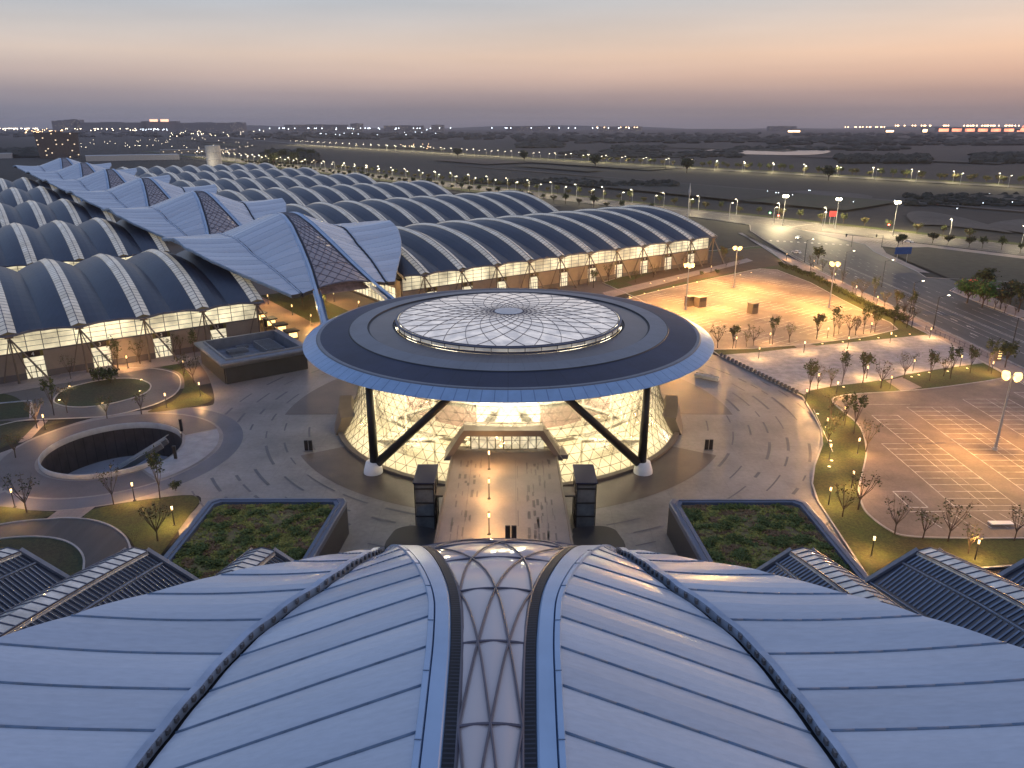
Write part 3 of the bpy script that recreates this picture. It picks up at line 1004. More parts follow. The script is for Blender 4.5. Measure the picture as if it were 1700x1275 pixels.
mb.build('entrance_door', [M['black'], emit('door_glow', (1.0, 0.88, 0.62), 0.75, 0.5, 0.8)], rot)
# curved bronze flank walls
for s in (-1, 1):
    for d0, d1 in ((186, 199),) :
        b = MB()
        rr = []
        for k in range(13):
            d = d0 + (d1 - d0) * k / 12
            a = math.radians(d if s < 0 else 540 - d)
            t = k / 12
            h = 5.6 - 2.0 * t
            rr.append([(r * math.cos(a), r * math.sin(a), z) for r, z in ((37.4, 0.0), (36.0, h - 0.5), (36.1, h), (33.6, h), (33.2, 4), (35.5, 0.0))])
        b.grid(rr, 0)
        b.face(rr[-1], 0)
        b.face(list(reversed(rr[0])), 0)
        b.build('flank_wall', M['bronze'], rot)

# ---------------------------------------------------------------- raised walk to the entrance
wk = thing('entrance_walkway', 'raised paved walkway running to the rotunda entrance doors', 'walkway', (0, 0, 0))
ZD = 5.5
dk = [(-10.5, 86), (8.3, 86), (7.6, 119.2), (9.8, 119.2), (9.0, 123), (-10.2, 123), (-11.2, 119.2), (-10.3, 119.2)]
mb = MB()
mb.prism(dk, 4.7, ZD)
mb.build('deck', mat('walkway_paving', (0.215, 0.178, 0.160), 0.55, scale=0.12, var=0.3, fine=0.05), wk)
mb = MB()
for k in range(120):
    x, y = random.choice((-8.6, -7.6, -6.9, -6.2, -5.4, 2.5, 3.3, 3.9, 4.4, 5.2, 6.2)) + random.uniform(-0.15, 0.15), random.uniform(87, 117)
    mb.box((x, y, ZD + 0.004), (random.choice((0.12, 0.25, 0.4)), random.uniform(0.7, 2.6), 0.012))
for x in (-6.9, 0.6, 5.2):
    mb.box((x, 102, ZD + 0.004), (0.05, 30, 0.012))
for a, b in ((1.15, 2.0), (1.15, 9.5), (1.15, 17.5)):
    mb.box((0.9, 95 + b, ZD + 0.004), (0.12, 4.5, 0.014))
mb.build('inlay', M['ringpav'], wk)
for s, x0, x1 in ((-1, -10.6, -10.45), (1, 8.35, 7.75)):
    b = MB()
    b.bar((x0, 86, ZD + 0.1), (x1, 119, ZD + 0.1), 0.22)
    b.build('kerb', M['bronze'], wk)
    b = MB()
    b.face([(x0, 86, 0), (x1, 119, 0), (x1, 119, 5.0), (x0, 86, 5.0)])
    b.face([(x0 - s * 0.3, 86, 0), (x1 - s * 0.3, 119, 0), (x1 - s * 0.3, 119, 5.0), (x0 - s * 0.3, 86, 5.0)])
    b.build('side_wall', M['bronze'], wk)
for s in (-1, 1):                              # lift towers
    cx = -13.4 if s < 0 else 11.35
    t = thing('lift_tower', 'grey glazed lift tower on the %s side of the entrance walkway' % ('left' if s < 0 else 'right'), 'lift tower', (cx, 105.2, 0), group='lift towers by the walkway')
    b = MB()
    for z in (0.05, 2.9, 5.2, 7.6, 8.4):
        b.box((0, 0, z), (3.0, 6.2, 0.14 if z < 8 else 0.3), m=0)
    for dx in (-1.45, 1.45):
        for dy in (-3.0, 0, 3.0):
            b.box((dx, dy, 4.2), (0.14, 0.14, 8.4), m=0)
    b.build('frame', M['black'], t)
    b = MB()
    b.box((0, 0, 4.2), (2.7, 5.8, 8.2))
    b.build('glazing', mat('lift_glass', (0.16, 0.17, 0.17), 0.25, var=0.4, scale=0.5), t)
    b = MB()
    b.box((0, 0, 8.66), (3.3, 6.6, 0.22))
    b.build('roof', M['discnavy'], t)
    b = MB()
    b.box((-s * 2.3, 0.5, 5.3), (1.7, 3.0, 0.3))
    b.build('bridge', M['bronze'], t)
    t = thing('stair_canopy', 'low dark rounded canopy at the foot of the %s lift tower' % ('left' if s < 0 else 'right'), 'canopy', (cx - 1.2 if s < 0 else cx + 1.2, 96.6, 0), group='stair canopies')
    b = MB()
    pts = [(s * 0 - 3.4, -3), (3.4, -3), (3.4, 1.6), (2.2 if s < 0 else 3.0, 3.0), (-0.5, 3.6), (-2.4, 3.0), (-3.3, 1.4)]
    if s > 0:
        pts = [(-x, y) for x, y in reversed(pts)]
    b.prism(cat_rom(pts, 4), 2.0, 2.4)
    b.build('roof', M['black'], t)
    b = MB()
    b.prism(cat_rom([(x * 0.9, y * 0.9) for x, y in pts], 4), 0, 2.0)
    b.build('wall', M['darkwall'], t)
# dark display panels
for i, (x, y, z, lb) in enumerate(((-39.5, 133.0, 0, 'on the left terrace'), (38.3, 133.4, 0, 'on the right terrace'), (-0.15, 90.9, ZD, 'at the near end of the walkway'))):
    t = thing('display_panel', 'black twin display panel standing ' + lb, 'display panel', (x, y, z + 0.07), group='black display panels')
    for dx in (-0.42, 0.42):
        b = MB()
        b.box((dx, 0, 1.15), (0.7, 0.25, 2.1))
        b.build('panel', M['black'], t)
    b = MB()
    b.box((0, 0, 0.05), (1.8, 0.7, 0.1))
    b.build('base', M['steel'], t)
# long stone bench on the right terrace
t = thing('stone_bench', 'long pale stone bench on the plaza right of the rotunda', 'bench', (*at(1173, 630)[:2], 0.1), math.radians(-38))
b = MB()
b.box((0, 0, 0.5), (6.2, 0.9, 0.8))
b.build('seat', M['concrete'], t)
b = MB()
b.box((0, 0.36, 1.05), (6.2, 0.18, 0.3))
b.build('backrest', M['concrete'], t)

# ---------------------------------------------------------------- planted roofs
for s in (-1, 1):
    x0, x1, y0, y1, zt = (-46.6, -25.3, 76.5, 103.2, 5.6) if s < 0 else (24.0, 45.0, 76.5, 103.0, 5.6)
    t = thing('planted_roof_building', 'low building with a planted roof on the %s of the walkway' % ('left' if s < 0 else 'right'), 'building', (0, 0, 0), group='planted roof buildings')
    q0, q1 = (1.6, 0.0) if s < 0 else (0.0, 1.6)
    outer = [(x0, y0), (x1 - (1.8 if s < 0 else 0), y0), (x1, y1 - 1.2), (x1 - 0.6, y1), (x0 + 1.0, y1), (x0, y1 - 1)]
    if s > 0:
        outer = [(x0 + 1.8, y0), (x1 + 0.8, y0), (x1, y1 - 1), (x1 - 1, y1), (x0 + 0.6, y1), (x0, y1 - 1.2)]
    cx, cy = (x0 + x1) / 2, (y0 + y1) / 2
    def inset(k):
        return [(cx + (x - cx) * (1 - k / abs(x1 - x0) * 2), cy + (y - cy) * (1 - k / (y1 - y0) * 2)) for x, y in outer]
    b = MB()
    for p, q in zip(outer, outer[1:] + outer[:1]):
        b.face([(*p, 0), (*q, 0), (*q, zt - 0.9), (*p, zt - 0.9)])
    b.build('wall', M['darkwall'], t)
    b = MB()
    R_ = [(o, z) for o, z in ((outer, zt - 0.95), (outer, zt - 0.1), (inset(0.15), zt), (inset(0.75), zt + 0.06), (inset(0.8), zt + 0.22), (inset(0.95), zt + 0.22), (inset(1.0), zt + 0.08), (inset(1.45), zt + 0.08), (inset(1.5), zt - 0.9))]
    b.grid([[(*p, z) for p in o] for o, z in R_], 0, close=True)
    b.build('parapet', mat('blue_parapet', (0.085, 0.105, 0.16), 0.35, scale=0.3, spec=0.6), t)
    b = MB()
    b.sheet(inset(1.45), zt - 0.4)
    b.build('soil_bed', mat('planting_soil', (0.22, 0.19, 0.06), 0.95, scale=0.45, c2=(0.15, 0.09, 0.05), fine=0.4, bump=0.8), t)
    b = MB()
    ins = inset(1.8)
    from mathutils import noise as _nz
    for k in range(4600):
        x, y = random.uniform(x0 + 1, x1 - 1), random.uniform(y0 + 1, y1 - 1)
        if not inside((x, y), ins):
            continue
        dn = _nz.noise(Vector((x * 0.22, y * 0.22, s * 5.0)))
        dn2 = _nz.noise(Vector((x * 0.5, y * 0.5, 9 + s)))
        if dn < -0.22 and random.random() < 0.75:
            continue
        big = dn2 > 0.2 and random.random() < 0.5
        hgt = random.uniform(0.5, 0.85) if big else random.uniform(0.15, 0.38)
        m_ = 1 if big else (0 if dn2 > 0.02 else (2 if dn2 > -0.2 else 3))
        for j in range(9 if big else 6):
            a = random.uniform(0, 2 * PI)
            l = hgt * random.uniform(0.6, 1.1)
            dx, dy = math.cos(a) * l * 1.1, math.sin(a) * l * 1.1
            wx, wy = -math.sin(a) * 0.10, math.cos(a) * 0.10
            xo, yo_ = x + random.uniform(-0.3, 0.3), y + random.uniform(-0.3, 0.3)
            z0 = zt - 0.41
            b.face([(xo - wx, yo_ - wy, z0), (xo + wx, yo_ + wy, z0), (xo + dx * 0.6 + wx, yo_ + dy * 0.6 + wy, z0 + l * 0.62), (xo + dx, yo_ + dy, z0 + l * (0.5 if big else 0.6)), (xo + dx * 0.6 - wx, yo_ + dy * 0.6 - wy, z0 + l * 0.62)], m_)
    o = b.build('planting', [mat('sedum_green', (0.24, 0.25, 0.06), 0.85, var=0.4, scale=2), mat('sedge_green', (0.16, 0.20, 0.06), 0.8, var=0.4, scale=2), mat('sedum_olive', (0.36, 0.32, 0.07), 0.85, var=0.4, scale=2), mat('sedum_brown', (0.27, 0.16, 0.08), 0.9, var=0.4, scale=2)], t)
    o['kind'] = 'stuff'
# ---------------------------------------------------------------- exhibition halls
PITCH, NMOD, DEPTH, ZE, ZC = 14.9, 11, 84.0, 12.6, 22.2
X0R = 7.45                                  # first ridge
XEND = X0R + PITCH * (NMOD - 1) + 1.9
def ridge_z(y):
    return ZE + (ZC - ZE) * (1 - ((y - DEPTH / 2) / (DEPTH / 2)) ** 2)
def roof_z(x, y):
    s = abs(((x - X0R + PITCH / 2) % PITCH) - PITCH / 2)
    t = max(0.0, (s - 1.7) / (PITCH / 2 - 1.7))
    drop = (0.5 + 2.3 * math.sin(PI * min(max(y / DEPTH, 0), 1)) ** 0.6)
    return ridge_z(y) - drop * (t - 0.16 * math.sin(PI * t))


def set_back(x):
    s = abs(((x - X0R + PITCH / 2) % PITCH) - PITCH / 2)
    return 2.3 * max(0.0, (s - 1.2) / (PITCH / 2 - 1.2))
def rpt(x, y):
    """roof point: the eaves step back between the ridges"""
    f = set_back(x)
    yy = f + (DEPTH - 2 * f) * y / DEPTH
    return (x, yy, roof_z(x, yy))


def make_hall(detail=True):
    h = thing('exhibition_hall', 'hall', 'exhibition hall')
    ys = [DEPTH * k / 28 for k in range(29)]
    # profile in x
    b = MB()
    xs = [0.0]
    for k in range(NMOD):
        c = X0R + PITCH * k
        for o in (-6.2, -4.6, -3.0, -1.71):
            if c + o > xs[-1] + 0.05:
                xs.append(c + o)
        seg = list(xs)
        rows = [[rpt(x, y) for x in seg] for y in ys]
        b.grid([r for r in rows])
        if k == NMOD - 1:
            seg2 = [c + 1.71, c + 1.9]
        else:
            seg2 = [c + 1.71, c + 3.0, c + 4.6, c + 6.2, c + PITCH / 2]
        b.grid([[rpt(x, y) for x in seg2] for y in ys])
        xs = [c + PITCH / 2]
    # underside and edge
    ex = [x * XEND / 66 for x in range(67)]
    ex = [XEND * k / 132 for k in range(133)]
    for y, dy in ((0.0, -0.12), (DEPTH, 0.12)):
        e0 = [rpt(x, y) for x in ex]
        b.grid([[(p[0], p[1] - dy * 4, p[2] + 0.02 - 0.0) for p in e0], [(p[0], p[1] + dy, p[2] + 0.06) for p in e0], [(p[0], p[1] + dy, p[2] - 0.5) for p in e0]], 1)
    for x in (0.0, XEND):
        b.grid([[(x, y, roof_z(x, y) + 0.1) for y in ys], [(x, y, roof_z(x, y) - 0.9) for y in ys]], 1)
    b.grid([[(x, y, ZE - 2.6 + (roof_z(x, y) - ZE) * 0.9) for x in (0, XEND)] for y in ys if 4 < y < DEPTH - 4], 2)
    b.grid([[(rpt(x, 0)[0], rpt(x, 0)[1], rpt(x, 0)[2] - 0.48) for x in ex], [(x, 4.6, roof_z(x, 4.6) - 1.0) for x in ex]], 2)
    b.build('roof', [M['slatroof'], M['eave'], mat('hall_soffit', (0.40, 0.34, 0.26), 0.6)], h, False)
    for k in range(NMOD):
        c = X0R + PITCH * k
        b = MB()
        b.grid([[(x, y, roof_z(x, y) + zz) for x, zz in ((c - 1.71, 0.0), (c - 1.66, 0.22), (c, 0.75), (c + 1.66, 0.22), (c + 1.71, 0.0))] for y in ys], 0)
        b.path([(c, y, roof_z(c, y) + 0.78) for y in ys[::2]], 0.11, m=1)
        sk = b.build('skylight', [M['skylight'], M['bars']], h)
    # front wall
    yw = 3.6
    DW, DH = 4.4, 7.0
    b = MB()
    doors = []
    x = 0.4
    for k in range(NMOD):
        dx = X0R + PITCH * k + 4.2 if k < NMOD - 1 else None
        x1 = dx - DW / 2 if dx else XEND - 1
        b.box(((x + x1) / 2, yw + 0.3, 3.5), (x1 - x, 0.5, 7.0), m=0)
        b.box(((x + x1) / 2, yw + 0.12, 0.9), (x1 - x + 0.02, 0.5, 1.8), m=1)
        b.box(((x + x1) / 2, yw + 0.2, 7.05), (x1 - x + 0.04, 0.5, 0.3), m=1)
        if dx:
            doors.append(dx)
            x = dx + DW / 2
    b.box((0.4, DEPTH / 2, 5.2), (0.5, DEPTH - 8.6, 10.4), m=0)
    b.box((XEND - 1.2, DEPTH / 2, 5.2), (0.5, DEPTH - 8.6, 10.4), m=0)
    b.box((XEND / 2, DEPTH - 4.4, 5.2), (XEND - 2, 0.5, 10.4), m=0)
    b.build('wall', [M['hallwall'], M['hallbase']], h)
    b = MB()
    NX = 44
    for i in range(NX):
        xa, xb = 0.6 + (XEND - 2) * i / NX, 0.6 + (XEND - 2) * (i + 1) / NX
        b.face([(xa, yw + 0.3, 7.2), (xb, yw + 0.3, 7.2), (xb, yw + 0.3, ZE - 1.8), (xa, yw + 0.3, ZE - 1.8)], 0)
        b.bar((xa, yw + 0.2, 7.0), (xa, yw + 0.2, ZE + 0.2), 0.09, m=1)
        b.face([(xa, yw + 0.32, ZE - 1.8), (xb, yw + 0.32, ZE - 1.8), (xb, yw + 0.32, roof_z(xb, 4.0) - 0.6), (xa, yw + 0.32, roof_z(xa, 4.0) - 0.6)], 0)
    for z in (8.4, 9.7, 11.0, 12.3):
        b.bar((0.6, yw + 0.2, z), (XEND - 1.4, yw + 0.2, z), 0.07, m=1)
    b.build('window_band', [M['e_hall'], M['bars']], h)
    for gx, sg in ((0.1, -1), (XEND - 0.9, 1)):
        b = MB()
        for i in range(20):
            y0, y1 = 8 + 2.6 * i, 8 + 2.6 * (i + 1)
            b.face([(gx, y0, 1.0), (gx, y1, 1.0), (gx, y1, 7.6), (gx, y0, 7.6)], 0)
            b.bar((gx + sg * 0.1, y0, 0.8), (gx + sg * 0.1, y0, 7.8), 0.09, m=1)
        for z in (1.0, 3.2, 5.4, 7.6):
            b.bar((gx + sg * 0.1, 8, z), (gx + sg * 0.1, 60, z), 0.08, m=1)
        if sg < 0:
            b.build('side_window', [M['e_hall'], M['bars']], h)
    if detail:
        for i, dx in enumerate(doors):
            b = MB()
            b.face([(dx - DW / 2, yw + 0.35, 0.1), (dx + DW / 2, yw + 0.35, 0.1), (dx + DW / 2, yw + 0.35, 5.6), (dx - DW / 2, yw + 0.35, 5.6)], 0)
            for q in (-DW / 2, -DW / 4, 0, DW / 4, DW / 2):
                b.bar((dx + q, yw + 0.25, 0.05), (dx + q, yw + 0.25, 3.3 if abs(q) < DW / 2 - 0.1 else 5.6), 0.10 if q == 0 else 0.06, m=1)
            for z in (0.15, 1.7, 3.3, 4.4, 5.6):
                b.bar((dx - DW / 2, yw + 0.25, z), (dx + DW / 2, yw + 0.25, z), 0.09 if z != 4.4 else 0.05, m=1)
            b.build('door', [M['e_door'], M['black']], h)
            b = MB()
            b.box((dx, yw + 0.1, 6.4), (DW, 0.35, 1.3), m=0)
            b.box((dx - DW / 2 + 0.35, yw - 0.1, 6.4), (0.7, 0.1, 1.3), m=1)
            b.box((dx + DW / 2 - 0.35, yw - 0.1, 6.4), (0.7, 0.1, 1.3), m=1)
            b.build('sign_board', [mat('sign_dark', (0.03, 0.018, 0.018), 0.5), mat('sign_olive', (0.12, 0.10, 0.02), 0.5)], h)
    for k in range(NMOD):
        c = X0R + PITCH * k
        b = MB()
        top = Vector((c, 0.7, ZE - 0.9))
        b.bar((c, 1.1, 0), top, 0.26, 0.2, n=8)
        b.bar((c + 6.6, -1.2, 0), top, 0.26, 0.2, n=8)
        b.bar((c - 3.0, 3.4, 0), top + Vector((0, 0.4, 0)), 0.16, 0.13, n=6)
        b.bar((c + 3.0, 3.4, 0), top + Vector((0, 0.4, 0)), 0.16, 0.13, n=6)
        b.bar((c - 0.9, 0.6, ZE - 0.7), (c + 0.9, 0.6, ZE - 0.7), 0.3, n=8)
        b.build('column', M['brownsteel'], h)
    return h, doors


SKIP = ('door', 'sign_board', 'column')
hall0, DOORS = make_hall()
ORDR = ['nearest', 'second', 'third', 'fourth', 'fifth', 'sixth']
def number_signs(root, first, flip):
    for i, dx in enumerate(DOORS):
        n = first - i if flip else first + i
        if n < 1:
            continue
        cu = bpy.data.curves.new('door_number', 'FONT')
        cu.body = str(n)
        cu.size = 1.25
        cu.align_x, cu.align_y = 'CENTER', 'CENTER'
        cu.extrude = 0.02
        tmp = bpy.data.objects.new('door_number', cu)
        me = bpy.data.meshes.new_from_object(tmp)
        bpy.data.objects.remove(tmp)
        me.materials.clear()
        me.materials.append(M['white'])
        o = bpy.data.objects.new('door_number', me)
        col.objects.link(o)
        o.parent = root
        o.location = (dx + 0.0, 3.48, 6.4)
        o.rotation_euler = (PI / 2, 0, 0)
ROW = 107.5
AR, BR = 93.5, 26.6
AL, BL = 86.0, -181.5
first = True
for k in range(6):
    loc = ab(AR + ROW * k, BR)
    lb = '%s ribbed navy hall right of the white wing roofs, counted from the rotunda' % ORDR[k]
    if first:
        h = hall0
        h.location = loc
        h.rotation_euler = (0, 0, PHI)
        h['label'] = lb
        h['group'] = 'vaulted halls on the right of the axis'
        KIDS(hall0)
        number_signs(h, 1, False)
        first = False
    else:
        h = dup(hall0, loc, PHI, lb, 'vaulted halls on the right of the axis', skip=SKIP)
for k in range(5):
    lb = '%s ribbed navy hall left of the white wing roofs, counted from the rotunda' % ORDR[k]
    h = dup(hall0, ab(AL + ROW * k, BL), PHI, lb, 'vaulted halls on the left of the axis', skip=SKIP if k else ())
    if k == 0:
        number_signs(h, 10, True)
# the pair of halls under the camera: turned round, eaves towards the rotunda
def near_hall(side):
    """same vault seen from above: the slatted roof, tall lanterns on the ridges"""
    h = thing('exhibition_hall', 'hall', 'exhibition hall')
    ys = [60.0 * k / 24 for k in range(25)]
    P_ = 14.9
    def rz(y):
        return 12.6 + 0.32 * y - 0.0014 * y * y
    b = MB()
    for k in range(4):
        c = 7.45 + P_ * k
        for s in (-1, 1):
            xs = [c + s * q for q in (1.2, 3.4, 5.6, P_ / 2)]
            rows = [[(x, y, rz(y) - 5.0 * (abs(x - c) - 1.2) / 6.25) for x in (xs if s > 0 else xs[::-1])] for y in ys]
            b.grid(rows, 0)
            b.grid([[(p[0], p[1], p[2] - 0.9) for p in rows[0]], rows[0]], 1)
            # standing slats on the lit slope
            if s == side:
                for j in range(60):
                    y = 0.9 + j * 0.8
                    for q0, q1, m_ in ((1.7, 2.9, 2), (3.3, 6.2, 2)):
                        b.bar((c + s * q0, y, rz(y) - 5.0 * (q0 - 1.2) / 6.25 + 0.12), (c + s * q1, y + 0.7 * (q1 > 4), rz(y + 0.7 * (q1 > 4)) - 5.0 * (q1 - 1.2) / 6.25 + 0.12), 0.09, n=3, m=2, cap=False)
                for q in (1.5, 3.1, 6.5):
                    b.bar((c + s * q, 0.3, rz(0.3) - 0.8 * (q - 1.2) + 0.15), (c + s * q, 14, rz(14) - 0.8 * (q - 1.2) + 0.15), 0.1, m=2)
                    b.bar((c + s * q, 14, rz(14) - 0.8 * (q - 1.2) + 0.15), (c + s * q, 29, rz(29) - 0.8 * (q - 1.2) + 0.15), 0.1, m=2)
        # gable boards
        for s in (-1, 1):
            b.bar((c + s * 1.2, -0.2, rz(0) + 0.1), (c + s * P_ / 2, -0.2, rz(0) - 4.9), 0.42, m=1)
    for k in range(5):                          # valley gutters
        c = P_ * k
        b.grid([[(c - 0.7, y, rz(y) - 4.85), (c, y, rz(y) - 5.2), (c + 0.7, y, rz(y) - 4.85)] for y in ys], 3)
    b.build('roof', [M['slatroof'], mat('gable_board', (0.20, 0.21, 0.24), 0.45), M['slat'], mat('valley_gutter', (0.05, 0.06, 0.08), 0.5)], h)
    for k in range(4):
        c = 7.45 + P_ * k
        b = MB()
        b.grid([[(x, y, rz(y) + zz) for x, zz in ((c - 1.65, -0.45), (c - 1.5, 0.10), (c, 0.55), (c + 1.5, 0.10), (c + 1.65, -0.45))] for y in ys], 0)
        for j in range(41):
            y = j * 1.5
            b.bar((c - 1.5, y, rz(y) + 0.13), (c, y, rz(y) + 0.58), 0.08, m=1)
            b.bar((c, y, rz(y) + 0.58), (c + 1.5, y, rz(y) + 0.13), 0.08, m=1)
        for s in (-1.1, 1.1):
            b.path([(c + s * 1.4, y, rz(y) + 0.12) for y in ys], 0.09, m=1)
        b.build('skylight', [mat('lantern_glass', (0.66, 0.65, 0.60), 0.15, var=0.4, scale=0.6), M['bars']], h)
    b = MB()
    b.box((P_ * 2, 5.0, 4.0), (P_ * 4 - 1, 0.5, 8.0))
    b.build('wall', M['hallwall'], h)
    for k in range(4):
        c = 7.45 + P_ * k
        b = MB()
        for d in (-3.0, 3.0, 0):
            b.bar((c + d, 3.2 - abs(d), 0), (c, 0.8, 11.8), 0.22, n=6)
        b.build('column', M['brownsteel'], h)
    return h
nh = near_hall(1)
nh.location = (86.3, 76.4, 0)
nh.rotation_euler = (0, 0, PI)
nh['label'] = 'slatted navy hall roof with ridge skylights, right of the big foreground wing roof'
nh2 = near_hall(-1)
nh2.location = (-21.9, 76.4, 0)
nh2.rotation_euler = (0, 0, PI)
nh2['label'] = 'slatted navy hall roof with ridge skylights, left of the big foreground wing roof'

# ---------------------------------------------------------------- white wing roofs
# two builds of the wing: the near one has a rounded brow, those on the axis a long sloping mouth.  d runs forward from the apex
NEAR = dict(
    Z=[(-34, 24.1)] + [(d, 31 - 0.006 * d * d) for d in range(-32, 0, 4)] + [(d, 31 - 0.0118 * d * d) for d in range(0, 52, 3)],
    W=[(-34, 1.5), (-7, 1.5), (-3.6, 1.55), (2, 1.7), (6, 2.0), (9, 2.4), (12.5, 3.2), (17, 4.35), (23.2, 6.0), (28, 7.5), (36, 10), (51, 14)],
    G=[(-34, 9), (-20, 17), (-8, 19.7), (-3, 18.7), (0.7, 18), (3.6, 17.3), (7, 16.5), (8.9, 15.4), (10.6, 14), (13.4, 12.1), (22.8, 10.1), (30, 11), (36, 13)],
    E=[(-34, 14), (-20, 26), (-10, 34), (-3, 37.5), (3, 36), (6.7, 32.8), (8.3, 30.3), (11.2, 27.8), (13, 24.9), (15.4, 22.2), (16.6, 20.4), (19.3, 16.3), (24.4, 12.4), (36, 14)],
    DG=[(-34, 3.0), (-8, 4.2), (0.7, 4.0), (3.6, 3.8), (7, 3.4), (8.9, 2.8), (10.6, 2.1), (13.4, 1.3), (22.8, 0.5), (36, 0.5)],
    DE=[(-34, 3), (0, 2.9), (6.7, 2.6), (8.3, 2.4), (11.2, 2.2), (13, 1.9), (15.4, 1.5), (16.6, 1.2), (19.3, 0.9), (24.4, 0.5), (36, 0.5)],
    d1=36.0, foot=50.5, lat=12.8, span=25.6, arc=6.4, off=-4.2)
AXIS = dict(
    Z=[(-34, 26), (-15, 31), (-7, 32.1), (-3.4, 32.25), (0, 31.9), (7.5, 29.75), (19.2, 24.5), (28.7, 19.75), (38.2, 14.75), (50.4, 9.0), (68, 0.2)],
    W=[(-34, 0.9), (-3, 1.0), (7.5, 2.1), (19.2, 3.9), (28.7, 5.6), (38.2, 7.9), (50.4, 11.2), (68, 16)],
    G=[(-34, 12), (-20, 18.5), (-7.2, 19), (10.5, 17.1), (24.7, 15.2), (38, 13.1)],
    E=[(-34, 16), (-24, 30), (-17, 36.5), (-12.5, 38.1), (5.3, 35.6), (15, 31.5), (23.7, 26.5), (34.8, 18.4), (39.6, 15.4)],
    DG=[(-34, 3), (-7, 6.2), (10.5, 6.2), (24.7, 3.0), (38, 0.7)],
    DE=[(-34, 5), (-12.5, 4.7), (5.3, 5.1), (23.7, 2.7), (34.8, 1.3), (39.6, 0.6)],
    d1=38.0, foot=68.0, lat=3.4, span=13.0, arc=9.6, off=0.0)
RIBW = 2.25


